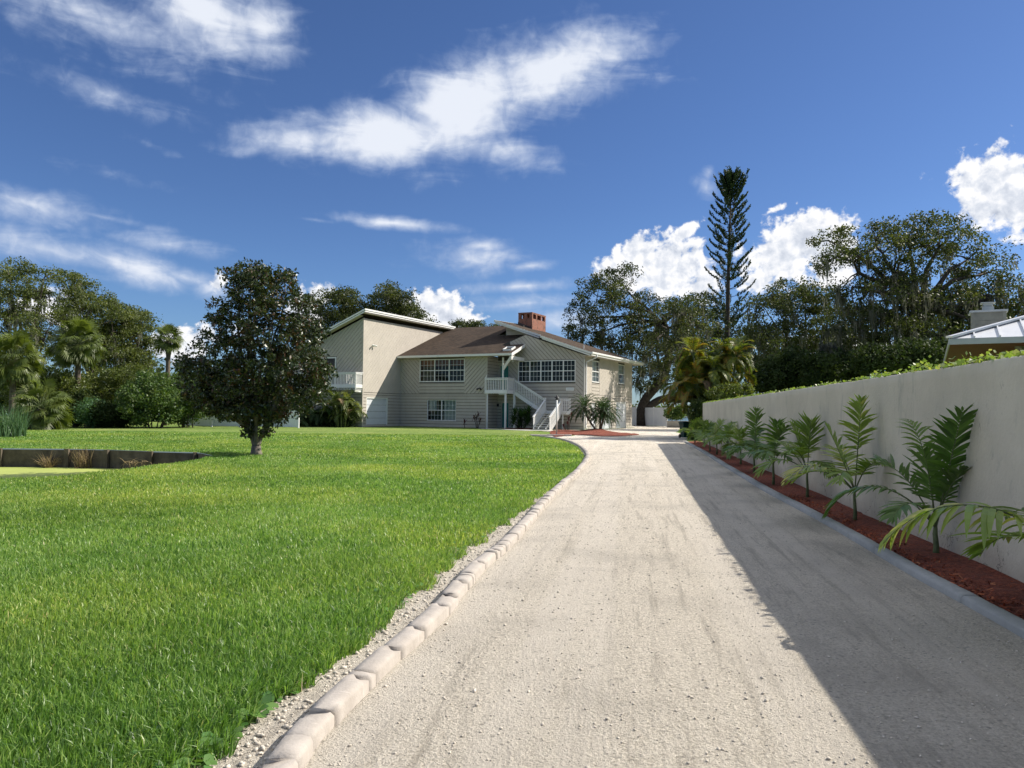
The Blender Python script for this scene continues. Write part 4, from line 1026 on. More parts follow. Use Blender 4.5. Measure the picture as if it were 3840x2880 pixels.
railing('railing', [((LU1, SV - .45, LZ - .25), (LU1, LV - .05, .05)), ((LU1, SV, LZ), (LU1, SV - .44, LZ)), ((LU1 + .02, SV + .02, LZ), (LU1 + .72, SV + .02, LZ))], stair, h=1.0, skirt=.3)
n = 8
for k in range(n):
    z = LZ - LZ * (k + 1) / (n + 0.4); v = SV - .12 - (SV - .12 - LV) * (k + .5) / n
    m = MB(); m.box((LU0 + .04, v - .16, z - .045), (LU1 - .04, v + .14, z)); m.build('tread', M['trim'], stair)
n = 10
for k in range(n):
    z = DZ - (DZ - LZ) * (k + 1) / (n + 1); u = DU1 + .1 + (LU0 - .3 - DU1 - .1) * (k + .5) / n
    m = MB(); m.box((u - .15, SV + .04, z - .045), (u + .15, -.06, z)); m.build('tread', M['trim'], stair)
m = MB()
for u in (LU0 + .45, LU1 - .45):
    m.bar((u, SV - .05, LZ - .25), (u, LV + .1, .05), .05, .16)
m.bar((DU1, -.1, DZ - .15), (LU0 - .2, -.1, LZ - .1), .05, .24)
m.build('stringer', M['trim'], stair)
for u, v, w in ((-6.55, DV + .12, .15), (DU1 + .1, SV + .02, .16), (UIN + .12, DV + .14, .1), (LU1 + .04, SV + .08, .10)):
    m = MB(); zt = DZ - .3 if u < -3 else LZ - .3
    m.box((u - w / 2, v - w / 2, 0), (u + w / 2, v + w / 2, zt)); m.build('post', M['trim_white'], stair)
m = MB(); m.box((-7.2, DV + .05, DZ - .42), (DU1 - .1, DV + .15, DZ - .30)); m.build('beam', M['trim_white'], stair)
# porch post, brace, beam
m = MB(); m.box((-6.93, -2.13, DZ), (-6.81, -2.0, 6.28)); pp = m.build('porch_post', M['trim_white'], house)
m = MB(); m.bar((-6.85, -2.08, 5.25), (-5.80, -2.62, 6.28), .09, .26); m.build('brace', M['trim'], house)
m = MB(); m.box((-5.9, -2.7, 6.05), (-5.76, -.05, 6.36)); m.build('beam', M['trim'], house)
# finial board on the landing corner
m = MB(); m.prism([(UIN - .06, DV - .02, DZ + 1.05), (UIN + .06, DV - .02, DZ + 1.05), (UIN + .12, DV - .02, DZ + 1.3), (UIN + .08, DV - .02, DZ + 1.36)], (0, .04, 0)); m.build('finial', M['trim_white'], stair)
# balcony on the wing
BZ = 3.75; BV = WV - 1.02
bal = MB().box((-25.5, BV + .03, BZ - .08), (WU - .03, WV - .06, BZ)).build('balcony', M['trim'], house); bal['label'] = 'white railed balcony on the front of the wing'
railing('railing', [((-25.5, BV, BZ), (WU, BV, BZ)), ((WU, BV, BZ), (WU, WV - .05, BZ))], bal, h=1.0, skirt=.5)
m = MB()
for k in range(12): u = -25.4 + k * .68; m.box((u, BV + .05, BZ - .30), (u + .06, WV - .06, BZ - .081))
m.box((WU - .1, BV + .03, BZ - .68), (WU - .04, WV - .06, BZ - .52)); m.build('joist', M['trim'], bal)
# lamps on walls
def spot(pl, x, z, name, mat='black_metal'):
    m = MB(); p = pl.p(x, z, .04); m.prism([pl.p(x + a, z + b, .035) for a, b in ((-.07, -.07), (.07, -.07), (.07, .07), (-.07, .07))], pl.n * .06)
    o = m.build(name, M[mat], house)
    for s in (-1, 1):
        m = MB(); a = p + pl.n * .1; m.tube([a, a + pl.n * .1 + pl.a * (.1 * s) - Vector((0, 0, .02)), a + pl.n * .2 + pl.a * (.22 * s) - Vector((0, 0, .1))], [.02, .06, .085], 8); m.build('lamp_head', M[mat], o)
    return o
spot(wng, -6.5, 7.32, 'flood_light', 'trim'); spot(mid, -9.15, 3.55, 'flood_light')
m = MB(); m.lathe([(.02, 0), (.09, .02), (.10, .2), (.05, .26)], 10, (-8.35, -.14, 1.95)); m.build('wall_lantern', M['black_metal'], house)
m = MB(); m.lathe([(.06, 0), (.08, .05), (.05, .2)], 10, (-6.3, -1.3, 5.92)); m.build('porch_lamp', M['trim_white'], house)
m = MB(); m.box((-1.68, -.075, 3.40), (-.95, -.05, 3.66)); pq = m.build('address_plaque', M['trim_white'], house, bevel=.01)
# the plaque's numerals are too small to read in the photo: five grey strokes of figures
m = MB()
for k, ch in enumerate('00000'):
    x = -1.56 + k * .11
    m.bar((x, -.078, 3.47), (x, -.078, 3.60), .014, .006, (0, 1, 0)); m.bar((x + .06, -.078, 3.47), (x + .06, -.078, 3.60), .014, .006, (0, 1, 0)); m.bar((x, -.078, 3.47), (x + .06, -.078, 3.47), .006, .014); m.bar((x, -.078, 3.60), (x + .06, -.078, 3.60), .006, .014)
m.build('numerals', M['zinc'], pq)

# ---------------------------------------------------------------- boundary wall, fences, small things
WA, WB, WH = -7.0, 38.6, 2.03
bw = empty('boundary_wall', (wallx(16), 16, 0), 0, 'long tall grey beige stucco garden wall beside the gravel drive', 'wall')
d = WALLD; nr = Vector((d.y, -d.x, 0)); a = Vector((wallx(WA), WA, 0)); b = Vector((wallx(WB), WB, 0))
def loc(p): return Vector(p) - Vector((wallx(16), 16, 0))
L = (b - a).length; nseg = 150; hs = 16; vs = []; fs = []
prof = [(0.0, -0.2)] + [(0.0, WH * k / hs) for k in range(hs)] + [(0.0, WH - .025), (0.02, WH), (0.18, WH), (0.20, WH - .025), (0.20, -0.2)]
K = len(prof)
for i in range(nseg + 1):
    p = a + d * (L * i / nseg)
    for o, z in prof:
        w = mnoise.noise(Vector((p.y * 0.8, z * 1.5, 4))) * 0.012 + mnoise.noise(Vector((p.y * 3, z * 3, 9))) * 0.004
        vs.append(loc(p + nr * (o - w * (1 if o < .1 else -1)) + Vector((0, 0, z + (w * 0.8 if z > WH - .1 else 0)))))
for i in range(nseg):
    for k in range(K - 1): fs.append((i * K + k, i * K + k + 1, (i + 1) * K + k + 1, (i + 1) * K + k))
obj = np_mesh('wall', vs, [np.array(fs)], M['stucco'], bw, smooth=True); 
try:
    for p in obj.data.polygons: pass
except Exception: pass
m = MB(); m.prism([loc(b + nr * x + d * 0.0 + Vector((0, 0, z))) for x, z in ((0, -.2), (.2, -.2), (.2, WH - .02), (0, WH - .02))], d * .004); m.build('end_face', M['stucco'], bw)

def vinyl_fence(name, pts, h, label, panel=2.3):
    o = Vector(pts[0]); root = empty(name, o, 0, label, 'fence')
    for a, b in zip(pts, pts[1:]):
        a, b = Vector(a), Vector(b); n = max(1, round((b - a).length / panel)); d = (b - a).normalized(); nn = Vector((d.y, -d.x, 0))
        for k in range(n + 1):
            p = a.lerp(b, k / n) - o; m = MB()
            m.prism([p - d * .06 + Vector((0, 0, 0)), p + d * .06, p + d * .06 + Vector((0, 0, h + .08)), p - d * .06 + Vector((0, 0, h + .08))], nn * .12); m.build('post', M['fence_white'], root)
            if k < n:
                q = a.lerp(b, (k + 1) / n) - o; m = MB(); s = (q - p).length; nb = max(3, round(s / .2))
                for j in range(nb):
                    x0 = p + d * (.07 + (s - .14) * j / nb) + nn * .05; x1 = p + d * (.07 + (s - .14) * (j + 1) / nb - .008) + nn * .05
                    m.prism([x0 + Vector((0, 0, .08)), x1 + Vector((0, 0, .08)), x1 + Vector((0, 0, h - .1)), x0 + Vector((0, 0, h - .1))], nn * .025)
                m.bar(p + d * .07 + nn * .06 + Vector((0, 0, h - .05)), q - d * .07 + nn * .06 + Vector((0, 0, h - .05)), .05, .1); m.build('panel', M['fence_white'], root)
    return root
fy = lambda px, py, Y: Vector((at(px, py, Y).x, Y, 0))
vinyl_fence('vinyl_fence', [fy(2350, 1597, 90), fy(2384, 1597, 90)], 2.2, 'short white vinyl fence piece between the house and the leaning oak trunk')
vinyl_fence('vinyl_fence', [fy(2405, 1600, 91), fy(2503, 1602, 86)], 2.15, 'white vinyl fence dappled with shade, right of the leaning oak trunk')
vinyl_fence('vinyl_fence', [fy(690, 1594, 63.5), fy(900, 1594, 63.0), fy(1120, 1594, 62)], 1.62, 'white vinyl fence seen behind the dark magnolia tree')
lw = empty('low_wall', fy(2503, 1602, 82), 0, 'low beige garden wall right of the white fence', 'wall')
m = MB(); e = fy(2620, 1602, 80) - fy(2503, 1602, 82); m.prism([(0, 0, 0), (e.x, e.y, 0), (e.x, e.y, .66), (0, 0, .66)], (0, .25, 0)); m.build('wall', M['stucco'], lw)
m = MB(); m.prism([(-.03, -.03, .66), (e.x, e.y - .03, .66), (e.x, e.y - .03, .72), (-.03, -.03, .72)], (0, .31, 0)); m.build('coping', M['concrete'], lw)
# bin
bp = gnd(2572, 1643)
binr = empty('rubbish_bin', bp, R(12), 'dark green plastic wheeled rubbish bin at the far end of the wall', 'bin')
m = MB(); hh = .92
m.add([(-.24, -.24, .05), (.24, -.24, .05), (.24, .24, .05), (-.24, .24, .05), (-.31, -.31, hh), (.31, -.31, hh), (.31, .33, hh), (-.31, .33, hh)], [(0, 3, 2, 1), (0, 1, 5, 4), (1, 2, 6, 5), (2, 3, 7, 6), (3, 0, 4, 7), (4, 5, 6, 7)])
m.build('body', M['bin_green'], binr, bevel=.02)
m = MB(); m.box((-.35, -.36, hh + .002), (.35, .36, hh + .05)); m.box((-.30, -.30, hh + .052), (.30, .30, hh + .10)); m.build('lid', M['bin_green'], binr, bevel=.015)
m = MB(); m.tube([(-.25, .40, hh), (.25, .40, hh)], .02, 8); m.build('handle', M['bin_green'], binr)
for s in (-1, 1):
    m = MB(); m.tube([(s * .25, .27, .12), (s * .31, .27, .12)], .12, 14); m.build('wheel', M['black_metal'], binr)
# light post
lp = gnd(2087, 1631)
post = empty('light_post', lp, 0, 'slim white post with a small black lamp in front of the stairs', 'lamp post')
m = MB(); m.tube([(0, 0, 0), (0, 0, 2.32)], .055, 10); m.build('pole', M['trim_white'], post, smooth=True)
m = MB(); m.lathe([(.07, 2.32), (.09, 2.36), (.08, 2.40)], 10); m.lathe([(.17, 2.44), (.13, 2.50), (.06, 2.56), (.03, 2.62)], 12); m.lathe([(.05, 2.38), (.05, 2.45)], 8); m.build('lamp_head', M['black_metal'], post)
# neighbour's house beyond the wall
NY = 20.0; nc = at(3563, 1284, NY)
nbr = empty('neighbour_house', (nc.x, nc.y, 0), R(-28.5), 'neighbouring house corner with pale metal roof and sided chimney beyond the wall', 'house')
EZ = nc.z
# local: x along the front eave to the right, y along the left eave to the back
slope = .36; RL, RW = 15.0, 13.0
def rz(x, y): return EZ + .10 + slope * min(x, y, RW - y if y > RW / 2 else 99)
m = MB()
def q_slab(mb, quad, th): slab(mb, quad, th)
hip = (RW / 2, RW / 2, EZ + .1 + slope * RW / 2)
q_slab(m, [(0, 0, EZ + .1), (RL, 0, EZ + .1), (RL, RW / 2, hip[2]), hip], .06)
q_slab(m, [(0, RW, EZ + .1), (0, 0, EZ + .1), hip], .06)
q_slab(m, [(RL, RW / 2, hip[2]), (RL, RW, EZ + .1), (0, RW, EZ + .1), hip], .06)
nroof = m.build('roof', M['roof_metal'], nbr)
m = MB()
for x in np.arange(.55, RL, .56):
    y1 = min(x, RW / 2) - .04; m.bar((x, .01, EZ + .115 + slope * .01), (x, y1, EZ + .115 + slope * y1), .035, .06)
for y in np.arange(.55, RW - .3, .56):
    x1 = min(y, RW - y) - .04; m.bar((.01, y, EZ + .115), (x1, y, EZ + .115 + slope * x1), .035, .06)
m.build('seam', M['roof_metal'], nroof)
m = MB(); m.bar((-.02, -.02, EZ + .14), (hip[0], hip[1], hip[2] + .04), .22, .05); m.build('hip_cap', M['roof_metal'], nroof)
m = MB(); m.box((-.03, -.03, EZ - .06), (RL, .0, EZ + .09)); m.box((-.03, .001, EZ - .06), (.0, RW, EZ + .09)); m.build('fascia', M['zinc'], nroof)
m = MB(); m.box((.005, .005, EZ - .05), (RL, RW, EZ - .02)); m.build('soffit', M['redwood'], nroof)
m = MB(); m.box((1.9, 1.6, 0), (RL, 1.8, EZ - .05)); m.box((1.9, 1.801, 0), (2.1, RW - 1.6, EZ - .05)); m.build('wall', M['stone_wall'], nbr)
m = MB(); m.prism([(1.86, 1.56, EZ - .06), (1.86, 1.56, EZ - .9), (1.5, 1.2, EZ - .06)], (.12, -.12, 0)); m.box((1.84, 1.5, 0), (2.0, 1.598, EZ - .06)); m.build('bracket', M['pale_siding'], nbr)
# chimney: sided box with a metal flue, behind the hip
cc = at(3700, 1290, 26.5); cl = nbr.matrix_basis.inverted() @ Vector((cc.x, cc.y, 0)) if False else None
inv = (Matrix.Translation((nc.x, nc.y, 0)) @ Matrix.Rotation(R(-28.5), 4, 'Z')).inverted()
c0 = inv @ Vector((at(3706, 1290, 26.5).x, 26.5, 0)); ztop = at(3706, 1171, 26.2).z
cw, cdp = .50, .42
m = MB(); m.box((c0.x - cw, c0.y - cdp, EZ), (c0.x + cw, c0.y + cdp, ztop))
for k in range(9): m.box((c0.x - cw + .1, c0.y - cdp - .012, ztop - .16 - .14 * (k + 1) + .012), (c0.x + cw - .1, c0.y - cdp - .001, ztop - .16 - .14 * k))
ch = m.build('chimney', M['pale_siding'], nbr)
m = MB()
for s in (-1, 1): m.box((c0.x + s * (cw - .045) - .055, c0.y - cdp - .025, EZ), (c0.x + s * (cw - .045) + .055, c0.y - cdp - .001, ztop - .001))
m.build('corner_board', M['pale_siding'], ch)
m = MB(); m.box((c0.x - cw - .06, c0.y - cdp - .06, ztop + .001), (c0.x + cw + .06, c0.y + cdp + .06, ztop + .07)); m.build('cap', M['zinc'], ch)
m = MB(); m.box((c0.x - .17, c0.y - .17, ztop + .071), (c0.x + .17, c0.y + .17, ztop + .22)); m.box((c0.x - .15, c0.y - .15, ztop + .26), (c0.x + .15, c0.y + .15, ztop + .34)); m.box((c0.x - .22, c0.y - .22, ztop + .341), (c0.x + .22, c0.y + .22, ztop + .37)); m.box((c0.x - .12, c0.y - .12, ztop + .221), (c0.x + .12, c0.y + .12, ztop + .259)); m.build('flue', M['zinc'], ch)
# far bird
bd = at(3562, 692, 120)
m = MB(); m.tube([(-.14, 0, 0), (0, 0, .015), (.16, 0, 0)], [.02, .05, .015], 6)
m.add([(-.04, 0, .02), (.07, 0, .02), (.0, .34, .09), (-.08, .30, .08)], [(0, 1, 2, 3)]); m.add([(-.04, 0, .02), (.07, 0, .02), (.0, -.34, .07), (-.08, -.30, .06)], [(0, 1, 2, 3)])
o = m.build('bird', M['bird_dark']); o.location = bd; tag(o, 'tiny dark bird gliding beside the right hand white cloud', 'bird')

# ---------------------------------------------------------------- vegetation builders
class Leaves:
    def __init__(self): self.V = []; self.Q = []; self.R = []; self.n = 0
    def quads(self, V4, rnd):
        """V4: (N,4,3)"""
        n = len(V4); self.V.append(V4.reshape(-1, 3)); self.Q.append(np.arange(n * 4).reshape(-1, 4) + self.n); self.n += n * 4
        self.R.append(np.broadcast_to(np.asarray(rnd, float), (n,)))
    def build(self, name, mat, parent):
        return np_mesh(name, np.concatenate(self.V), [np.concatenate(self.Q)], mat, parent, np.concatenate(self.R))
def unit(a): return a / np.maximum(np.linalg.norm(a, axis=-1, keepdims=True), 1e-9)
def leaf_cloud(lv, C, size, rg, aspect=0.5, up=0.5, rnd=None, out=None, outw=0.0):
    """rhombic leaves at the points C with random attitude"""
    n = len(C); nrm = unit(rg.normal(0, 1, (n, 3)) + np.array([0, 0, up]) + (out * outw if out is not None else 0))
    a = unit(np.cross(nrm, rg.normal(0, 1, (n, 3)))); b = np.cross(nrm, a)
    L = (size * rg.uniform(.65, 1.35, n))[:, None]; W = L * aspect
    V4 = np.stack([C - a * L * .5, C + b * W * .5, C + a * L * .5, C - b * W * .5], 1)
    lv.quads(V4, np.clip(rg.normal(.5, .22, n), 0, 1) if rnd is None else rnd)
def crown(lv, lobes, rg, puffs, per, pr, leaf, flat=0.62, shell=0.35, aspect=0.55, drop=0.1):
    """lobes: (centre, radii) ellipsoids; leaves gather in flattened puffs spread through them. returns puff centres"""
    w = np.array([(r[0] * r[1] * r[2]) ** (2 / 3) for c, r in lobes]); w = w / w.sum(); P = []
    for (c, r), k in zip(lobes, np.maximum(2, np.round(w * puffs)).astype(int)):
        dirs = unit(rg.normal(0, 1, (k, 3))); rad = (shell + (1 - shell) * rg.random(k)) ** .5
        rad *= 1 + .20 * np.array([mnoise.noise(Vector(q * 1.7 + np.array(c) * .3)) for q in dirs]) + rg.normal(0, .03, k)
        q = np.array(c) + dirs * rad[:, None] * np.array(r); P.append(q)
    P = np.concatenate(P); P = P[rg.random(len(P)) > drop]
    for q in P:
        k = max(4, int(per * rg.uniform(.5, 1.5))); s = pr * rg.uniform(.6, 1.35)
        o = unit(rg.normal(0, 1, (k, 3))) * (rg.random((k, 1)) ** .42) * np.array([s, s, s * flat])
        tone = rg.normal(0, .17)
        leaf_cloud(lv, q + o, leaf, rg, aspect, rnd=np.clip(rg.normal(.5 + tone, .2, k), 0, 1))
    return P
def limb(mb, p, q, r0, r1, rg, bend=.12, n=6, seg=7):
    p, q = Vector(p), Vector(q); L = (q - p).length; pts = []
    o = Vector(rg.normal(0, 1, 3)); s = rg.uniform(0, 9)
    for i in range(n + 1):
        t = i / n; b = math.sin(t * math.pi) * bend * L
        w = Vector((mnoise.noise(Vector((s, t * 2.5, 0))), mnoise.noise(Vector((s, 5, t * 2.5))), .35 * mnoise.noise(Vector((9, s, t * 2.5)))))
        pts.append(p.lerp(q, t) + w * b * 1.6 + Vector((0, 0, b * .5)))
    mb.tube(pts, [r0 + (r1 - r0) * (i / n) ** .8 for i in range(n + 1)], seg)
    return pts
def moss_strands(lv, pts, rg, lmin, lmax, w):
    """beards of thin hanging strands, longest in the middle"""
    for q in pts:
        k = rg.integers(7, 15); L0 = rg.uniform(lmin, lmax) * rg.uniform(.4, 1.0); R0 = rg.uniform(.12, .34); tone = rg.random()
        for _ in range(k):
            a = rg.uniform(0, 6.28); r = R0 * math.sqrt(rg.random()); b = q + np.array([math.cos(a) * r, math.sin(a) * r, rg.normal(0, .08)]); L = L0 * (1.1 - .9 * r / R0) * rg.uniform(.6, 1.2) + .12
            a = rg.uniform(0, 3.14); ww = w * rg.uniform(.35, 1.0); s = np.array([math.cos(a), math.sin(a), 0]); sw = rg.normal(0, .08, 2); c0 = b; w0 = ww * .5
            for i in range(3):
                t1 = (i + 1) / 3; c1 = b + np.array([sw[0] * t1 + .04 * rg.normal(), sw[1] * t1 + .04 * rg.normal(), -L * t1]); w1 = ww * (1 - t1 * .85) * .5
                lv.quads(np.array([[c0 - s * w0, c0 + s * w0, c1 + s * w1, c1 - s * w1]]), np.clip(tone + rg.normal(0, .15), 0, 1)); c0, w0 = c1, w1
def dlobes(lst, Y, depth, jitter=0.25, rg=None):
    """(x, y, rx, ry[, Y]) on the 2212 px copy -> ellipsoids at distance Y"""
    out = []
    for l in lst:
        yy = (l[4] if len(l) > 4 else Y) + (rg.normal(0, jitter * depth) if rg is not None else 0)
        p = at(l[0] * DS, l[1] * DS, yy); k = DS / FPX * yy
        out.append((np.array(p), np.array([l[2] * k, max(l[2], l[3]) * k * .5 + depth * .5, l[3] * k])))
    return out
def tree(name, label, base, lobes, mat='oak_leaf', seed=1, puffs=260, per=46, pr=.85, leaf=.20, trunk_r=.4, trunk_pts=None, group=None, moss=0, mossl=(.5, 1.8), bark='bark', twigs=60, flat=.62, shell=.35, fork=.35, cat='tree', drop=.1, aspect=.55):
    rg = np.random.default_rng(seed); base = Vector(base)
    root = empty(name, base, 0, label, cat, group); B = np.array(base)
    lv = Leaves(); loc_l = [(c - B, r) for c, r in lobes]
    P = crown(lv, loc_l, rg, int(puffs * 1.25), int(per * 1.6), pr * .92, leaf * .85, flat, shell, aspect, drop)
    top = sum((c for c, r in loc_l), np.zeros(3)) / len(loc_l)
    mb = MB()
    if trunk_pts: tp = [Vector(p) - base for p in trunk_pts]
    else:
        fz = max(.8, top[2] * fork); tp = [Vector((0, 0, -.2)), Vector((top[0] * .08, top[1] * .05, fz * .5)), Vector((top[0] * .25, top[1] * .2, fz))]
    tp2 = catmull(tp, max(.3, (tp[-1] - tp[0]).length / 12)); n = len(tp2)
    mb.tube(tp2, [trunk_r * (1.35 - .35 * min(1, i / (n * .15)) - .38 * i / n) for i in range(n)], 10)
    f = tp2[-1]; ends = []
    for c, r in loc_l:
        pts = limb(mb, f, Vector(c), trunk_r * .36, trunk_r * .07, rg); ends += pts[2:]
    idx = rg.choice(len(P), min(twigs, len(P)), replace=False); E = np.array([tuple(e) for e in ends])
    for i in idx:
        q = P[i]; e = E[np.argmin(np.linalg.norm(E - q, axis=1))]
        limb(mb, Vector(e), Vector(q), trunk_r * .08, .015, rg, n=4, seg=5)
    mb.build('trunk', M[bark], root, smooth=True)
    lv.build('crown', M[mat], root)
    if moss:
        ml = Leaves(); low = P[np.argsort(P[:, 2] + rg.normal(0, 1.6, len(P)))[:int(len(P) * .6)]]
        pick = low[rg.choice(len(low), min(int(moss * .95), len(low)), replace=False)]
        moss_strands(ml, pick - np.array([0, 0, .2]), rg, mossl[0], mossl[1] * 1.2, .15); tag(ml.build('moss', M['moss'], root), kind='stuff')
    return root
def shrub(name, label, base, lobes, mat, seed, puffs=120, per=40, pr=.5, leaf=.16, group=None, cat='shrub', shell=.45, stems=8, aspect=.55, drop=.05):
    rg = np.random.default_rng(seed); base = Vector(base); B = np.array(base)
    root = empty(name, base, 0, label, cat, group); lv = Leaves(); ll = [(c - B, r) for c, r in lobes]
    P = crown(lv, ll, rg, int(puffs * 1.7), int(per * 1.5), pr, leaf, .8, shell * .5, aspect, drop)
    P = P
    mb = MB()
    for k in range(stems):
        q = P[rg.integers(len(P))]; limb(mb, Vector((q[0] * .35, q[1] * .35, -.05)), Vector(q), .05, .012, rg, n=4, seg=5)
    mb.build('stem', M['bark'], root); lv.build('foliage', M[mat], root)
    return root
def frond(lv, mb, p0, d0, L, rg, droop=.9, nl=26, ll=.5, lw=.035, start=.18, vee=.5, hang=.5, r0=.02, rnd=.5, segs=3, up=(0, 0, 1), curl=0.0, jit=.08, profile=None, rj=.15):
    """feather palm frond: arching rachis with leaflets on both sides"""
    p = np.array(p0, float); d = unit(np.array(d0, float)); n = 14; pts = [p.copy()]; tang = [d.copy()]
    for i in range(n):
        t = (i + 1) / n
        d = unit(d + np.array([0, 0, -1.0]) * droop / n * (0.5 + 1.2 * t) + np.cross(d, [0, 0, 1]) * curl / n)
        p = p + d * L / n; pts.append(p.copy()); tang.append(d.copy())
    pts = np.array(pts); tang = np.array(tang)
    if mb is not None: mb.tube([Vector(q) for q in pts], [r0 * (1 - .85 * i / n) for i in range(n + 1)], 5)
    for k in range(nl):
        t = start + (1 - start) * (k + .5) / nl; f = t * n; i = min(int(f), n - 1); u = f - i
        q = pts[i] * (1 - u) + pts[i + 1] * u; T = unit(tang[i] * (1 - u) + tang[i + 1] * u)
        S = unit(np.cross(T, up)); N = np.cross(S, T)
        s = (t - start) / (1 - start); pr = (math.sin(math.pi * (.12 + .86 * s)) ** .7) if profile is None else profile(s)
        for sg in (-1, 1):
            if rg.random() < .05: continue
            l = ll * pr * rg.uniform(.72, 1.15); w = lw * rg.uniform(.8, 1.15) * (.55 + .45 * pr)
            dd = unit(S * sg * (1.0 - .45 * s) + T * (.45 + .75 * s) + N * vee + rg.normal(0, jit, 3)); c = q.copy(); prev = None
            wd = unit(T - dd * np.dot(T, dd)); R_ = np.clip(rnd + rg.normal(0, rj), 0, 1); V4 = []
            for j in range(segs + 1):
                tt = j / segs; ww = w * (math.sin(math.pi * (.18 + .80 * tt)) if tt < .98 else .05) * .5
                e = (c - wd * ww, c + wd * ww)
                if prev is not None: V4.append([prev[0], prev[1], e[1], e[0]])
                prev = e; dd = unit(dd + np.array([0, 0, -1.0]) * hang / segs); c = c + dd * l / segs
            lv.quads(np.array(V4), R_)
    return pts
def fan_leaf(lv, mb, p0, d0, Lp, Rf, rg, nseg=26, rnd=.5, droop=.4):
    """fan palm leaf: petiole and a pleated, split fan"""
    p = np.array(p0, float); d = unit(np.array(d0, float)); pts = [p.copy()]
    for i in range(5):
        d = unit(d + np.array([0, 0, -droop / 6])); p = p + d * Lp / 5; pts.append(p.copy())
    mb.tube([Vector(q) for q in pts], .025, 4)
    S = unit(np.cross(d, [0, 0, 1]) + rg.normal(0, .55, 3)); N = unit(np.cross(S, d)); V4 = []
    for k in range(nseg):
        a = (k + .5) / nseg * 4.2 - 2.1; dr = unit(d * math.cos(a) + S * math.sin(a) + N * rg.normal(0, .05)); sd = unit(np.cross(dr, N)); w = Rf * .052
        q = p + dr * Rf * .62; tip = p + unit(dr + np.array([0, 0, -.35])) * Rf * rg.uniform(.85, 1.1)
        V4.append([p - sd * w * .15, p + sd * w * .15, q + sd * w, q - sd * w]); V4.append([q - sd * w, q + sd * w, tip + sd * w * .1, tip - sd * w * .1])
    lv.quads(np.array(V4), np.clip(rnd + rg.normal(0, .12), 0, 1))
def fan_palm(name, label, base, h, n, Rf, Lp, seed, dead=10, trunk_r=.2, lean=(0, 0), mat='palm_leaf'):
    rg = np.random.default_rng(seed); root = empty(name, base, 0, label, 'palm'); lv = Leaves(); dl = Leaves(); pm = MB(); tm = MB(); dm = MB()
    top = Vector((lean[0], lean[1], h))
    if h > .6:
        pt = [Vector((0, 0, -.2)).lerp(top, i / 10) + Vector((math.sin(i * .3) * .06, 0, 0)) for i in range(11)]
        tm.tube(pt, [trunk_r * (1.15 if i == 0 else 1.0 + (.35 if i > 8 else 0)) for i in range(11)], 10)
    else: tm.tube([Vector((0, 0, -.1)), top], trunk_r, 8)
    for k in range(n):
        a = k * 2.39996 + rg.normal(0, .2); e = math.radians(82 - 118 * ((k + .5) / n) ** .9); d = np.array([math.cos(a) * math.cos(e), math.sin(a) * math.cos(e), math.sin(e)])
        fan_leaf(lv, pm, np.array(top) + d * .12, d, Lp * rg.uniform(.8, 1.15), Rf * rg.uniform(.8, 1.15), rg, rnd=.55 - .25 * (k / n) + rg.normal(0, .08), droop=.5 + .5 * k / n)
    for k in range(dead):
        a = rg.uniform(0, 6.28); d = np.array([math.cos(a) * .6, math.sin(a) * .6, -.6]); fan_leaf(dl, dm, np.array(top) - np.array([0, 0, .15]), d, Lp * .7, Rf * .7, rg, nseg=12, droop=1.6)
    tm.build('trunk', M['palm_bark'], root, smooth=True); pm.build('leaf_stalk', M['palm_stem'], root); lv.build('fronds', M[mat], root)
    if dead: dl.build('dead_fronds', M['dead_leaf'], root)
    return root
def px(x, y, Y): return at(x * DS, y * DS, Y)
def g0(x, Y): p = at(x * DS, 1500, Y); return Vector((p.x, p.y, 0))
RG = np.random.default_rng(99)

plain('magnolia_bark', (0.17, 0.15, 0.125), 0.9, 0.4, 6.0, bump=0.7, bscale=16)
# ---- magnolia on the lawn
mg = gnd(960, 1706); MY = mg.y
lob = dlobes([(540, 635, 50, 50), (600, 635, 45, 45), (565, 605, 45, 28), (510, 700, 70, 55), (590, 710, 80, 60), (660, 720, 40, 50), (480, 770, 75, 50), (560, 790, 90, 60), (640, 790, 65, 60), (440, 820, 58, 35), (415, 790, 32, 28), (455, 870, 42, 26), (690, 810, 26, 40), (430, 860, 30, 18), (520, 850, 85, 50), (610, 855, 80, 50), (665, 840, 38, 45), (548, 893, 50, 30), (592, 890, 45, 26), (500, 885, 42, 26), (545, 590, 28, 20), (505, 598, 15, 20), (540, 925, 12, 14), (585, 925, 12, 14), (615, 602, 26, 18), (655, 655, 24, 18)], MY, 1.9, .12, RG)
rgm = np.random.default_rng(5); magn = empty('magnolia_tree', mg, 0, 'dense dark magnolia tree with glossy brown backed leaves standing alone on the lawn', 'tree'); B = np.array(mg)
lv = Leaves(); ll = [(c - B, r) for c, r in lob]
Pm = crown(lv, ll, rgm, 1150, 32, .23, .14, .8, .12, .42, .05)
spk = [(np.array(px(x, y, MY)) - B) for x, y in ((503, 588), (488, 600), (425, 745), (400, 800), (395, 812), (405, 775), (690, 800), (697, 868), (700, 790), (640, 640), (660, 650), (470, 650), (455, 690), (560, 578), (600, 585), (625, 592), (442, 720), (540, 590), (580, 580))]
for q in spk: leaf_cloud(lv, q + rgm.normal(0, .09, (34, 3)), .135, rgm, .42)
mb = MB(); forks = [Vector((-.30, 0, .85)), Vector((.26, .05, .85)), Vector((.02, -.1, .95)), Vector((-.12, .15, .9))]
mb.tube([Vector((0, 0, -.1)), Vector((0, 0, .12)), Vector((.0, 0, .3))], [.24, .17, .15], 10)
E = []
for f in forks:
    limb(mb, Vector((0, 0, .22)), f, .10, .06, rgm, bend=.05, n=4)
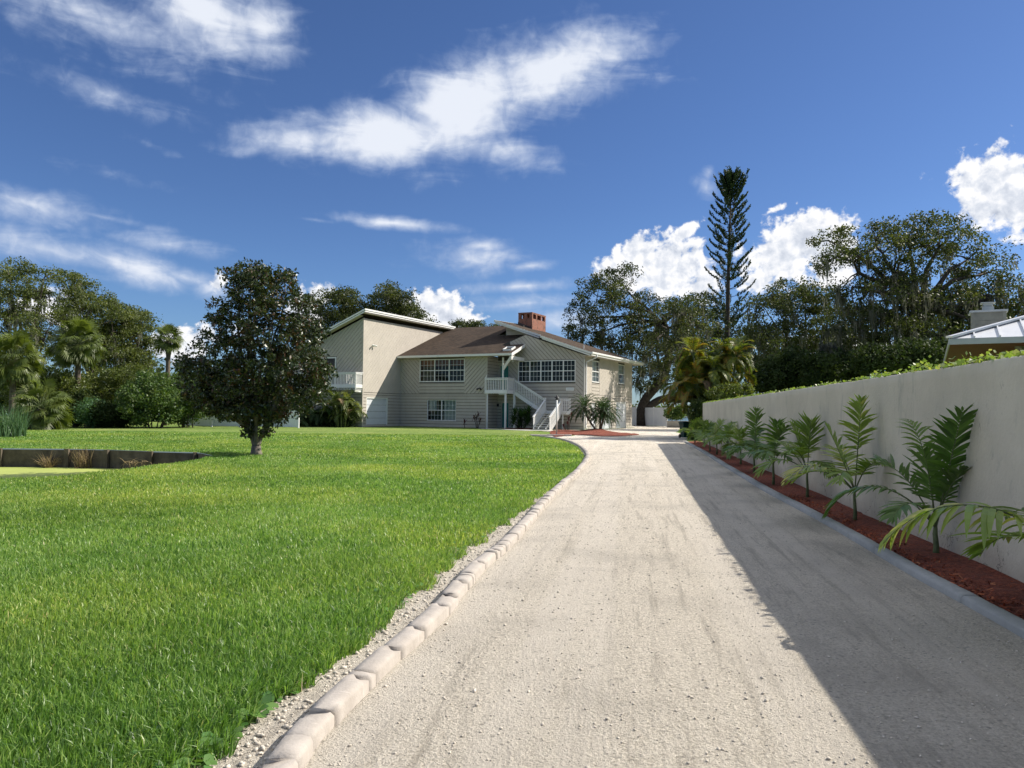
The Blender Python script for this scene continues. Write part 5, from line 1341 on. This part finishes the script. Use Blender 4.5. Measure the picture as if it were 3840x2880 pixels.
for i, (c, r) in enumerate(ll): 
    f = min(forks, key=lambda k: (k - Vector(c)).xy.length); E += [tuple(e) for e in limb(mb, f, Vector(c), .06, .018, rgm, bend=.06, n=7)[2:]]
E = np.array(E)
for i in rgm.choice(len(Pm), 170, replace=False):
    q = Pm[i]; limb(mb, Vector(E[np.argmin(np.linalg.norm(E - q, axis=1))]), Vector(q), .016, .006, rgm, n=3, seg=4)
for q in spk: limb(mb, Vector(E[np.argmin(np.linalg.norm(E - q, axis=1))]), Vector(q), .014, .005, rgm, n=3, seg=4)
mb.build('trunk', M['magnolia_bark'], magn, smooth=True); lv.build('crown', M['magnolia_leaf'], magn)

# ---- trees behind the house and on the right
OG = 'live oaks with hanging moss'
base = gnd(2402, 1597); by = base.y
tp = [(2395, 1600), (2402, 1545), (2425, 1490), (2470, 1440), (2500, 1380), (2505, 1290), (2480, 1210)]
tree('live_oak', 'spreading mossy oak with thick leaning trunk behind the right end of the house', base,
     dlobes([(1290, 640, 60, 45), (1335, 610, 55, 35), (1255, 690, 35, 40), (1340, 690, 70, 60), (1400, 680, 55, 55), (1300, 760, 55, 45), (1240, 730, 22, 30), (1380, 760, 60, 50), (1440, 700, 55, 45, 80), (1480, 680, 50, 45, 77), (1430, 770, 50, 45, 82), (1480, 760, 45, 45, 79), (1500, 720, 40, 40, 75), (1395, 820, 22, 26), (1360, 800, 25, 22), (1420, 825, 20, 15)], by, 7, .2, RG),
     'oak_leaf', 11, 430, 46, 1.05, .30, .62, [at(x, y, by) if i else base for i, (x, y) in enumerate(tp)], OG, moss=330, mossl=(.6, 3.0), twigs=110)
m = MB(); ok = bpy.data.objects['live_oak']
pts = [at(x, y, by) - base for x, y in ((2402, 1555), (2440, 1520), (2490, 1495), (2560, 1500), (2640, 1480))]; m.tube(catmull(pts, .5), [.48 - .3 * i / 40 for i in range(len(catmull(pts, .5)))], 9)
m.build('low_limb', M['bark'], ok, smooth=True)
tree('live_oak', 'huge wide crowned mossy oak rising above the neighbouring roof', g0(2010, 52),
     dlobes([(1810, 555, 42, 24), (1790, 520, 28, 20), (1890, 530, 55, 45), (1960, 520, 65, 45), (2030, 515, 55, 45), (2090, 560, 50, 40), (2130, 590, 45, 35), (1930, 590, 60, 35), (2150, 640, 45, 45), (1900, 650, 70, 45), (2000, 660, 70, 45), (2080, 650, 60, 40), (2180, 690, 40, 45), (1850, 700, 60, 50), (1950, 720, 70, 45), (2060, 740, 55, 40), (2130, 710, 45, 40), (1840, 620, 30, 20)], 52, 6, .25, RG),
     'oak_leaf', 12, 520, 46, .85, .22, .75, [g0(2010, 52), at(2010 * DS, 1430, 52), at(1985 * DS, 1290, 52), at(1985 * DS, 1150, 52)], OG, moss=480, mossl=(.6, 2.8), twigs=150)
m = MB(); ok = bpy.data.objects['live_oak.001']; b0 = g0(2010, 52); LM = []
for row in (((2010, 780), (1960, 795), (1900, 790), (1840, 770), (1790, 745)), ((2005, 760), (1960, 720), (1930, 690), (1890, 660)), ((2020, 740), (2070, 690), (2100, 660), (2140, 640)), ((1990, 700), (1970, 640), (1950, 590))):
    q = catmull([px(x, y, 52) - b0 for x, y in row], .5); LM += [np.array(w) for w in q[3:]]; m.tube(q, [.38 - .28 * i / len(q) for i in range(len(q))], 8)
m.build('low_limb', M['bark'], ok, smooth=True)
ml = Leaves(); moss_strands(ml, [LM[k] + RG.normal(0, .35, 3) * np.array([1, 1, .2]) for k in RG.integers(0, len(LM), 120)], RG, 1.0, 3.0, .16); tag(ml.build('moss', M['moss'], ok), kind='stuff')
tree('live_oak', 'dark mossy oak standing between the tall pine and the huge oak', g0(1720, 72),
     dlobes([(1700, 640, 45, 35), (1660, 680, 45, 50), (1740, 650, 50, 40), (1780, 690, 50, 50), (1700, 720, 55, 50), (1640, 740, 45, 50), (1760, 760, 60, 50), (1820, 740, 50, 50), (1690, 790, 50, 40), (1840, 780, 40, 30)], 72, 7, .25, RG),
     'oak_leaf', 13, 420, 46, .95, .26, .55, None, OG, moss=420, mossl=(.6, 2.8), twigs=70)
tree('live_oak', 'dark oak filling the gap between the leaning oak and the tall pine', g0(1515, 100),
     dlobes([(1510, 660, 40, 30), (1540, 700, 50, 40), (1490, 720, 50, 45), (1560, 750, 60, 50), (1500, 790, 55, 50), (1610, 760, 50, 50)], 100, 8, .25, RG), 'oak_leaf', 14, 230, 44, 1.2, .34, .5, None, OG, moss=60, mossl=(.6, 2.5), twigs=40)
tree('live_oak', 'round topped oak peeking over the left half of the tall wing roof', g0(725, 96),
     dlobes([(720, 660, 50, 30), (690, 690, 35, 40), (750, 650, 35, 28), (780, 680, 40, 35), (740, 705, 60, 40), (660, 720, 30, 40)], 96, 7, .25, RG), 'oak_leaf', 15, 260, 44, 1.1, .32, .45, None, 'oaks behind the house', moss=30, twigs=40)
tree('live_oak', 'round topped oak peeking over the right half of the tall wing roof', g0(860, 98),
     dlobes([(830, 640, 32, 26), (865, 650, 40, 34), (830, 680, 45, 35), (885, 685, 35, 30), (910, 700, 30, 18), (860, 720, 60, 30)], 98, 7, .25, RG), 'oak_leaf', 16, 240, 44, 1.1, .32, .45, None, 'oaks behind the house', moss=20, twigs=40)
tree('live_oak', 'small distant treetop just above the ridge of the brown shingle roof', g0(1005, 120),
     dlobes([(995, 708, 22, 14), (1030, 705, 22, 12), (1075, 712, 20, 10), (1010, 725, 50, 16)], 120, 6, .2, RG), 'oak_leaf', 17, 110, 40, 1.0, .34, .4, None, 'oaks behind the house', twigs=20)
# Norfolk pine
def norfolk(base, h, seed):
    rg = np.random.default_rng(seed); root = empty('norfolk_pine', base, 0, 'very tall narrow pine with tiers of upswept branches above the yellow palms', 'tree')
    tm = MB(); tm.tube([Vector((0, 0, -.2)), Vector((-.1, 0, h * .35)), Vector((.15, 0, h * .7)), Vector((.45, 0, h))], [.42, .32, .18, .03], 10); lv = Leaves(); z = 6.0; br = MB()
    wid = lambda t: (1.5 + 2.9 * (1 - t) ** 1.0) if t < .93 else (1.45 * (1.0 - t) / .07 * .55 + .65)
    while z < h - .1:
        t = z / h; R0 = wid(t) * rg.uniform(.88, 1.08); nb = 6
        a0 = rg.uniform(0, 6.28); cx = np.interp(t, [0, .35, .7, 1], [0, -.1, .15, .45])
        for k in range(nb):
            if rg.random() < .14: continue
            a = a0 + k * 6.283 / nb + rg.normal(0, .2); rr = R0 * rg.uniform(.68, 1.15); dirh = np.array([math.cos(a), math.sin(a), 0]); n = 9
            pts = [np.array([cx, 0, z]) + dirh * rr * s + np.array([0, 0, rr * ((.12 if t < .9 else .5) * s + (.42 if t < .9 else .7) * s ** 2.8)]) for s in np.linspace(0, 1, n)]
            br.tube([Vector(q) for q in pts], [.045 * (1 - .7 * i / n) for i in range(n)], 4)
            side = np.array([-dirh[1], dirh[0], 0])
            for i in range(2, n):
                s = i / (n - 1)
                if t < .9 and s < .42 and rg.random() < .8: continue
                for sg in (-1, 0, 1):
                    ln = (.34 + .26 * s) * (0 if sg == 0 and i < n - 1 else 1) * rg.uniform(.7, 1.25)
                    if ln <= 0: continue
                    dv = unit(dirh * .55 + side * sg * .55 + np.array([0, 0, .75 + .3 * s]))
                    m = 24; u = rg.random(m); C = pts[i] + dv * ln * u[:, None] + rg.normal(0, .05, (m, 3))
                    ax = unit(dv + rg.normal(0, .35, (m, 3))); wv = unit(np.cross(ax, rg.normal(0, 1, (m, 3)))); LL = .19; WW = .05
                    lv.quads(np.stack([C - ax * LL / 2, C + wv * WW, C + ax * LL / 2, C - wv * WW], 1), np.clip(.35 + .3 * u + rg.normal(0, .12), 0, 1))
        z += (1.05 if t < .6 else .85 if t < .88 else .42) * rg.uniform(.9, 1.1)
    tm.build('trunk', M['bark'], root, smooth=True); br.build('branch', M['bark'], root); lv.build('needles', M['pine_needle'], root)
nb = g0(1572, 96); norfolk(nb, px(1597, 383, 96).z, 4)
# areca clump beyond the end of the wall
def feather_clump(name, label, base, n, h, L, seed, mat, spread=1.0, ll=.42, stems=8, lw=.035, nl=28, droop=(1.2, 2.0), e0=(35, 85), dead=6):
    rg = np.random.default_rng(seed); root = empty(name, base, 0, label, 'palm'); lv = Leaves(); rm = MB(); sm = MB(); dl = Leaves()
    heads = []
    for s in range(stems):
        a = s * 2.4; r = spread * math.sqrt((s + .5) / stems); q = Vector((math.cos(a) * r * .55, math.sin(a) * r * .55, 0)); t = Vector((math.cos(a) * r, math.sin(a) * r, h * rg.uniform(.30, 1.0)))
        sm.tube([q - Vector((0, 0, .1)), q.lerp(t, .5) + Vector((0, 0, .1)), t], [.07, .06, .05], 6); heads.append(t)
    for k in range(n):
        t = heads[k % stems]; a = rg.uniform(0, 6.28); e = R(rg.uniform(*e0)); d = (math.cos(a) * math.cos(e), math.sin(a) * math.cos(e), math.sin(e)); dd = k >= n - dead
        frond(dl if dd else lv, rm, t, d, L * rg.uniform(.75, 1.15), rg, rg.uniform(*droop) + (.8 if dd else 0), nl, ll, lw, rnd=rg.uniform(.15, .95), r0=.022, vee=.35, hang=.7)
    sm.build('stem', M['palm_stem'], root, smooth=True); rm.build('frond_rib', M['palm_stem'], root); lv.build('fronds', M[mat], root)
    if dead: dl.build('dead_fronds', M['dead_leaf'], root)
    return root
ab = g0(1535, 46)
feather_clump('areca_palm', 'tall yellow green areca palm clump behind the far end of the wall', ab, 520, 5.0, 1.45, 21, 'areca_leaf', 2.0, .46, 26, .045, 34, droop=(1.4, 2.6), e0=(-5, 85), dead=22)
hb = gnd(2625, 1652)
rgH = np.random.default_rng(31)
shrub('hedge', 'narrow dark green ivy covered hedge block against the end of the wall', Vector((hb.x, hb.y, 0)), [(np.array((hb.x - .15 + .3 * (i % 2), hb.y + .3 * i, .3 + .42 * k)), np.array((.36, .4, .34))) for i in range(2) for k in range(5)], 'shrub_dark', 31, 150, 34, .2, .09, stems=4, cat='hedge')
shrub('areca_bush', 'bright green low palm like bush leaning over the far end of the wall', g0(1600, 42), dlobes([(1590, 845, 45, 16), (1555, 855, 30, 12)], 42, 1.0), 'shrub_yellow', 32, 60, 30, .3, .14, stems=4)
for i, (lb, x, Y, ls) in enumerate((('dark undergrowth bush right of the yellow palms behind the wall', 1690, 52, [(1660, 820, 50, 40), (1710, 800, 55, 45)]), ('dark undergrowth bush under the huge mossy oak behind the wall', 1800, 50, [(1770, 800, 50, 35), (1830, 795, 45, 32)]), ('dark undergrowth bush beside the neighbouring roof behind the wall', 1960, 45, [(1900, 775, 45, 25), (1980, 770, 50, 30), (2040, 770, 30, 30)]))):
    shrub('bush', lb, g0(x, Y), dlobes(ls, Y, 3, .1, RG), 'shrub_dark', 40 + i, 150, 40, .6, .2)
shrub('bush', 'small green bush behind the low garden wall by the river', g0(1455, 84), dlobes([(1452, 893, 14, 10), (1470, 890, 12, 12)], 84, 1.5), 'shrub_leaf', 45, 50, 30, .4, .2)

# ---- left side: oaks, cabbage palms, shrubs
tree('live_oak', 'tall ragged oak at the left edge with long moss', g0(70, 64), dlobes([(15, 580, 45, 28), (60, 610, 50, 35), (20, 650, 60, 45), (95, 600, 24, 24), (80, 660, 55, 50), (30, 710, 60, 45), (110, 700, 45, 45), (70, 750, 50, 40), (-40, 640, 60, 80), (-30, 740, 60, 60)], 64, 5, .25, RG), 'oak_leaf_green', 51, 330, 44, .8, .22, .4, None, 'oaks along the left boundary', moss=130, mossl=(.5, 2.4), twigs=80)
tree('live_oak', 'oak with one thin high tuft beside a strip of sky', g0(200, 70), dlobes([(145, 605, 26, 18), (175, 612, 20, 14), (165, 640, 30, 24), (200, 655, 45, 28), (180, 700, 55, 45), (230, 700, 50, 45), (200, 750, 60, 45), (160, 680, 30, 40), (250, 670, 30, 20)], 70, 5, .25, RG), 'oak_leaf_green', 52, 300, 44, .8, .23, .35, None, 'oaks along the left boundary', moss=90, mossl=(.5, 2.0), twigs=60)
tree('live_oak', 'dense rounded oak just left of the skinny cabbage palm', g0(300, 74), dlobes([(272, 688, 42, 26), (300, 697, 30, 30), (260, 730, 50, 40), (300, 742, 30, 36), (275, 780, 50, 36), (240, 780, 55, 36)], 74, 5, .25, RG), 'oak_leaf_green', 53, 290, 44, .85, .24, .4, None, 'oaks along the left boundary', moss=90, mossl=(.5, 1.8), twigs=50)
fan_palm('cabbage_palm', 'big cabbage palm with wide fan leaf head in front of the left oaks', g0(165, 58), px(160, 745, 58).z, 60, .95, 1.15, 61, 16)
fan_palm('cabbage_palm', 'cabbage palm with orange dead skirt at the left edge', g0(25, 54), px(22, 778, 54).z, 60, .95, 1.2, 62, 18)
fan_palm('cabbage_palm', 'low bushy fan palm with dry skirt near the lawn edge', gnd(150, 1610), 1.35, 56, .90, 1.15, 63, 14)
fan_palm('cabbage_palm', 'slender tall cabbage palm standing against the sky left of the magnolia', g0(357, 66), px(360, 733, 66).z, 36, .75, .7, 64, 5, .19, (.15, 0))
SH = [('bright green rounded shrub below the slender cabbage palm', 335, 57, [(330, 845, 45, 40), (365, 870, 30, 40), (300, 870, 40, 45)], 'shrub_leaf'),
      ('olive green shrub bank between the two big cabbage palms', 110, 58, [(100, 835, 60, 40), (60, 860, 50, 40), (150, 850, 50, 45), (120, 880, 60, 40)], 'shrub_yellow'),
      ('mid green shrub mass behind the rounded bright shrub', 250, 63, [(240, 835, 60, 40), (275, 815, 50, 28), (200, 850, 50, 50), (335, 825, 40, 16), (250, 880, 70, 40)], 'shrub_yellow'),
      ('dark green shrub left of the white fence behind the magnolia', 405, 60, [(395, 850, 30, 35), (420, 875, 25, 40), (380, 890, 35, 25), (440, 850, 40, 25), (410, 825, 40, 18)], 'shrub_leaf'),
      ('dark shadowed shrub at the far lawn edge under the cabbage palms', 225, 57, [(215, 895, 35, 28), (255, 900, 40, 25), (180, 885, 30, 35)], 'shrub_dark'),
      ('large pale leaved plant in the dark shrubs at the lawn edge', 190, 55.5, [(190, 880, 10, 18), (195, 905, 10, 14)], 'reed_leaf')]
for i, (lb, x, Y, ls, mt) in enumerate(SH): shrub('shrub', lb, g0(x, Y), dlobes(ls, Y, 2.5, .15, RG), mt, 70 + i, 190 if i < 5 else 26, 42, .5, .17, 'shrubs along the left boundary')
# reeds by the pond and dry tufts on the retaining wall
def tuft(name, label, base, n, h, spread, w, mat, seed, cat, lean=.35, up=True):
    rg = np.random.default_rng(seed); root = empty(name, base, 0, label, cat); lv = Leaves(); V4 = []
    for k in range(n):
        a = rg.uniform(0, 6.28); r = spread * math.sqrt(rg.random()); p = np.array([math.cos(a) * r, math.sin(a) * r, 0]); l = h * rg.uniform(.6, 1.2); d = unit(np.array([rg.normal(0, lean), rg.normal(0, lean), 1.0 if up else rg.normal(-.2, .5)])); s = unit(np.cross(d, rg.normal(0, 1, 3))); prev = None
        for j in range(4):
            ww = w * (1 - j / 3.05) * .5; e = (p - s * ww, p + s * ww)
            if prev: V4.append([prev[0], prev[1], e[1], e[0]])
            prev = e; p = p + d * l / 3; d = unit(d + np.array([0, 0, -.30]))
    V4 = np.array(V4); lv.quads(V4, np.repeat(rg.random(n), 3)); lv.build('blades', M[mat], root); return root
tuft('reed_clump', 'blue green reed clump at the left edge of the lawn', gnd(15, 1638), 420, 1.55, .95, .05, 'reed_leaf', 81, 'reeds', .18)
w1 = rim[1].lerp(rim[2], .1); w2 = rim[2].lerp(rim[3], .6); w3 = rim[2].lerp(rim[3], 1.0)
tuft('dry_grass_tuft', 'spiky straw coloured grass tuft at the foot of the retaining wall', Vector((w1.x - .7, w1.y - .25, -.66)), 120, .62, .16, .025, 'dry_grass', 82, 'grass tuft', .6)
tuft('dry_grass_tuft', 'tall brown dead grass tuft climbing the middle of the retaining wall', Vector((w1.x + .55, w1.y - .2, -.66)), 150, .8, .30, .025, 'dry_grass', 83, 'grass tuft', .3)
tuft('dry_grass_tuft', 'sparse dead grass hanging over the right part of the retaining wall', Vector((w3.x - .4, w3.y - .15, -.35)), 70, .42, .5, .02, 'dry_grass', 84, 'grass tuft', .9, False)

# ---- planting round the house
p0 = hw(-18.7, -9.4); feather_clump('areca_palm', 'leafy green areca palm clump below the balcony corner', p0, 100, 2.2, 1.6, 91, 'palm_leaf', .9, .42, 10, .04, 30, (1.4, 2.4), (20, 80), 4)
p0 = hw(-22.2, -9.2); feather_clump('areca_palm', 'dark shaded palm clump under the left of the balcony', p0, 100, 1.4, 1.8, 92, 'date_leaf', 1.8, .45, 10, .045, 28, (1.4, 2.2), (15, 75), 0)
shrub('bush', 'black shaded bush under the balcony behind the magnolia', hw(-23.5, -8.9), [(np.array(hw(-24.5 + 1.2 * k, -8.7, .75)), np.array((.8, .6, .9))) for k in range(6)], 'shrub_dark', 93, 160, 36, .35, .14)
def strap_plant(name, label, base, heads, nl, L, w, mat, seed, cat='plant', droop=1.3):
    rg = np.random.default_rng(seed); root = empty(name, base, 0, label, cat); lv = Leaves(); sm = MB(); V4 = []; rr = []
    for hx, hy, hz in heads:
        t = np.array([hx, hy, hz]); sm.tube([Vector((hx * .3, hy * .3, -.05)), Vector((hx * .6, hy * .6, hz * .5)), Vector(t)], [.03, .025, .02], 6)
        for k in range(nl):
            a = k * 2.4 + rg.normal(0, .2); e = R(80 - 85 * k / nl + rg.normal(0, 8)); d = np.array([math.cos(a) * math.cos(e), math.sin(a) * math.cos(e), math.sin(e)]); p = t - np.array([0, 0, .12 * k / nl]); s = unit(np.cross(d, [0, 0, 1.0])); prev = None; l = L * rg.uniform(.75, 1.15); c = rg.random()
            for j in range(5):
                ww = w * math.sin(math.pi * (.12 + .85 * j / 4)) * .5; ee = (p - s * ww, p + s * ww)
                if prev: V4.append([prev[0], prev[1], ee[1], ee[0]]); rr.append(c)
                prev = ee; p = p + d * l / 4; d = unit(d + np.array([0, 0, -droop / 6]))
    lv.quads(np.array(V4), np.array(rr)); sm.build('stem', M['bark'], root); lv.build('leaves', M[mat], root); return root
strap_plant('cordyline', 'small dark red cordyline right of the lower window', hw(-10.35, -2.7), [(0, 0, .45)], 16, .42, .09, 'red_leaf', 101)
strap_plant('cordyline', 'taller dark red cordyline by the corner of the landing', hw(-9.0, -2.75), [(-.12, 0, .9), (.05, .1, 1.15), (.22, -.05, .65), (-.3, .1, .85)], 15, .42, .08, 'red_leaf', 102)
strap_plant('cordyline', 'sparse red cordyline between the stairs and the pygmy date palms', hw(-.75, -1.9), [(0, 0, .55), (.1, .05, .95), (-.35, 0, .3), (.35, .1, 1.25)], 12, .33, .10, 'red_leaf', 103)
strap_plant('dracaena', 'big black green strap leaved bush under the stair flight', hw(-4.75, -2.4), [(RG.uniform(-.85, .85), RG.uniform(-.4, .4), z) for z in (.25, .4, .55, .7, .85, 1.0, 1.15, 1.3, 1.45, .6, .9, 1.2, .5, .8, 1.1)], 44, .85, .08, 'date_leaf', 104)
def date_palm(name, label, base, trunks, seed, n=44, L=1.15):
    rg = np.random.default_rng(seed); root = empty(name, base, 0, label, 'palm'); lv = Leaves(); rm = MB(); tm = MB()
    for pts in trunks:
        q = catmull([Vector(p) for p in pts], .15); k = len(q); tm.tube(q, [.075 + .03 * (i > k - 3) for i in range(k)], 8); t = q[-1]
        tm.tube([t - Vector((0, 0, .22)), t - Vector((0, 0, .05)), t + Vector((0, 0, .12))], [.10, .15, .07], 8)
        for j in range(n):
            a = j * 2.4; e = R(78 - 95 * (j / n)); d = (math.cos(a) * math.cos(e), math.sin(a) * math.cos(e), math.sin(e)); frond(lv, rm, np.array(t) + np.array(d) * .06, d, L * rg.uniform(.85, 1.1), rg, 1.5, 34, .26, .030, rnd=.6 - .4 * j / n, r0=.012, segs=2, hang=.35, vee=.3)
    tm.build('trunk', M['palm_bark'], root, smooth=True); rm.build('frond_rib', M['palm_stem'], root); lv.build('fronds', M['date_leaf'], root); return root
Yp = pm.y
def lp_(x, y): v = at(x, y, Yp) - pm; return (v.x, v.y, v.z)
def r8(x, y): return 2080 + x * .18083, 1380 + y * .18083
date_palm('date_palm', 'pygmy date palm whose thin trunk leans left out of the red mulch', pm, [[lp_(*r8(845, 1275)), lp_(*r8(740, 1120)), lp_(*r8(660, 990)), lp_(*r8(620, 850))]], 111, 52, 1.6)
date_palm('date_palm', 'twin trunked pygmy date palm standing upright in the red mulch', pm + Vector((.15, .25, 0)), [[lp_(*r8(905, 1270)), lp_(*r8(915, 1100)), lp_(*r8(925, 920))], [lp_(*r8(925, 1275)), lp_(*r8(960, 1130)), lp_(*r8(1010, 940))]], 112, 48, 1.5)

# ---- young palms in the mulch strip along the wall
YG = 'young palms along the wall'
def r7z(x, y): return 2440 + x * .6329, 1400 + y * .6329
def young_palm(label, base, fronds, seed, h=.5, r=.022, mat='young_leaf', base_rnd=.5):
    rg = np.random.default_rng(seed); root = empty('young_palm', base, 0, label, 'palm', YG); lv = Leaves(); rm = MB(); tm = MB()
    tm.tube([Vector((0, 0, -.03)), Vector((.005, 0, h * .4)), Vector((0, .01, h * .75)), Vector((0, 0, h))], [r * 1.5, r * 1.1, r, r * .7], 8)
    tm.build('stem', M['palm_stem'], root, smooth=True)
    for f in fronds:
        d, L, dr = f[0], f[1], f[2]; kw = f[3] if len(f) > 3 else {}
        k = dict(nl=20, ll=.37, lw=.042, start=.34, vee=.30, hang=.55, r0=.012, rnd=base_rnd + rg.normal(0, .12), segs=4, jit=.10); k.update(kw)
        frond(lv, rm, (0, 0, h * .92), d, L, rg, dr, **k)
    rm.build('frond_rib', M['palm_stem'], root); lv.build('fronds', M[mat], root); return root
up_ = dict(ll=.33, vee=.15, hang=.3)
# the nearest one stands outside the frame; only its arching frond reaches in
q = Vector((3.92, 5.25, .03))
young_palm('nearest young palm, only its arching light green frond entering at the right edge', q,
           [((-.62, -.02, .80), 1.62, 1.75, dict(nl=26, ll=.42, lw=.050, start=.20, hang=1.5, vee=.22, rnd=.8, curl=.12, jit=.15, segs=6)), ((.1, .9, .9), 1.2, 1.2), ((.0, -.9, .9), 1.1, 1.4), ((.15, .1, 1), 1.2, .4), ((-.2, .75, .7), 1.0, 1.6)], 201, .42)
q = gnd(*r7z(1690, 1105))
young_palm('young palm with a tall dark frond leaning right onto the wall, nearest whole palm', q,
           [((-.02, -.42, 1.0), 1.36, .12, dict(nl=24, ll=.36, lw=.045, start=.42, vee=.1, hang=.45, rnd=.25)), ((-.55, .30, 1.0), 1.35, 2.3, dict(nl=22, ll=.38, lw=.045, hang=.9, rnd=.4)), ((-.25, .35, 1.0), 1.0, 1.2, dict(ll=.36, rnd=.4, nl=17)), ((.05, -.35, 1.0), .85, 1.1, dict(ll=.32, rnd=.25)), ((-.02, .12, 1.0), 1.25, 1.7, dict(ll=.28, lw=.035, nl=15, start=.5, hang=.9, rnd=.85)), ((-.15, -.1, 1.0), .85, .7, dict(ll=.34)), ((-.5, -.3, .8), .9, 1.8, dict(ll=.32, rnd=.5))], 202, .36, .026, 'young_leaf_dark', .35)
q = gnd(*r7z(1210, 895))
young_palm('young palm with one upright yellow green frond and a pale arching left frond', q,
           [((.02, -.12, 1.0), 1.30, .1, dict(nl=24, ll=.34, lw=.040, start=.45, vee=.2, hang=.5, rnd=.75, jit=.18)), ((-.70, -.1, .95), 1.25, 1.9, dict(nl=16, ll=.36, hang=.8, rnd=.97)), ((-.30, .1, 1.0), 1.0, .4, dict(ll=.3, rnd=.35)), ((.05, -.5, .9), .9, 1.4, dict(ll=.34)), ((-.35, -.45, .8), .95, 1.7, dict(rnd=.6)), ((.0, .5, 1), 1.0, 1.3), ((-.55, .4, .8), .95, 1.7, dict(rnd=.7))], 203, .48)
q = gnd(*r7z(928, 752))
young_palm('young palm with a broad upright fan of leaflets and drooping left fronds', q,
           [((.02, -.12, 1.0), .92, .1, dict(nl=24, ll=.44, lw=.042, start=.40, vee=.2, hang=.3, rnd=.5, jit=.16)), ((-.75, -.1, .8), 1.05, 1.9, dict(hang=.8)), ((.08, -.75, .85), .95, 1.8, dict(hang=.8)), ((-.35, -.35, .9), .95, 1.6), ((-.4, .25, .9), 1.0, 1.3), ((.0, .5, .9), .9, 1.2), ((-.2, .1, 1.0), .9, .6, dict(ll=.4))], 204, .52)
rest = [((727, 670), 'young palm with two dark spiky fronds rising beside a bent one', .50, 205, 1.35), ((613, 598), 'young palm with a tall feathery frond standing clear against the wall', .52, 206, 1.7), ((533, 553), 'young palm with broad green fronds spreading low over the kerb', .50, 207, 1.0), ((455, 515), 'young palm with crowded arching fronds midway along the strip', .50, 208, 1.05),
        ((392, 487), 'small young palm with pale drooping fronds hanging over the mulch', .46, 209, .95), ((350, 470), 'slim young palm tucked behind the small pale drooping one', .5, 210, 1.15), ((318, 445), 'young palm with pale spreading fronds near the end of the strip', .5, 211, 1.25), ((262, 418), 'farthest young palm, its fronds beside the green rubbish bin', .5, 212, 1.1)]
for i, (b_, lb, h, sd, tall) in enumerate(rest):
    rg = np.random.default_rng(sd); q = gnd(*r7z(*b_)); fr = [((rg.uniform(-.12, .04), rg.uniform(-.3, .2), 1.0), tall * (.68 if i < 2 else .58), .15 if i < 2 else rg.uniform(.3, 1.0), dict(ll=.38, lw=.042, vee=.25, hang=.45, start=.42, jit=.18, nl=22))]
    a0 = rg.uniform(0, 6.28)
    for k in range(7):
        a = a0 + k * .90 + rg.normal(0, .2); cx = math.cos(a); 
        cx = min(cx, .12)
        fr.append(((cx * .75, math.sin(a) * .75, rg.uniform(.75, 1.1)), rg.uniform(.70, 1.0), rg.uniform(1.2, 2.2), dict(hang=rg.uniform(.5, .9), nl=21, lw=.042)))
    young_palm(lb, q, fr, sd, h, .024, 'young_leaf' if i not in (0, 1) else 'young_leaf_dark', .55)
# ---- vine along the wall top
rgv = np.random.default_rng(301); root = empty('wall_vine', (wallx(12), 12, WH), 0, 'yellow green vine trailing along the top edge of the stucco wall', 'vine'); lv = Leaves(); vm = MB()
O = np.array((wallx(12), 12, WH)); sp = []
y = 5.5
while y < 38.5:
    dens = .08 + (.8 if (6.2 < y < 8.4 or 8.9 < y < 9.7 or 10.2 < y < 11.0) else .38 if mnoise.noise(Vector((y * .9, 2, 0))) > .05 else .10)
    hgt = .022 + .085 * max(0, mnoise.noise(Vector((y * 1.7, 8, 1))) + .25) * (1.0 if y < 11.5 else .15)
    k = int(16 * dens); C = np.stack([wallx(y) + .06 + rgv.normal(.05, .07, k), y + rgv.uniform(-.07, .07, k), WH + np.abs(rgv.normal(.02, hgt * .7, k))], 1) - O
    leaf_cloud(lv, C, (.055 if y < 14 else .050), rgv, .85, 1.2); y += .09
pts = [Vector((wallx(t) + .10 + .03 * math.sin(t * 3), t, WH + .015)) - Vector(O) for t in np.arange(5.5, 38.5, .25)]; vm.tube(pts, .008, 4)
vm.build('stem', M['bark'], root); lv.build('leaves', M['vine_leaf'], root)
# far wooded shore: reads as one mass
rgf = np.random.default_rng(401); lv = Leaves(); n = 7000
C = np.stack([rgf.uniform(-40, 330, n), rgf.uniform(528, 545, n), np.abs(rgf.normal(0, 3.4, n))], 1); leaf_cloud(lv, C, 2.6, rgf, .8)
tag(lv.build('far_woods', M['oak_leaf_green'], None), 'thin line of far trees on the opposite river bank', 'woods', kind='stuff')

lv = Leaves(); n = 26000
C = np.stack([rgf.uniform(-62, -14, n), rgf.uniform(84, 90, n), np.abs(rgf.normal(0, 2.1, n)) + rgf.random(n) * 2.2], 1); leaf_cloud(lv, C, .5, rgf, .7)
tag(lv.build('woods', M['shrub_dark'], None), 'dense dark wood behind the shrubs along the left side', 'woods', kind='stuff')
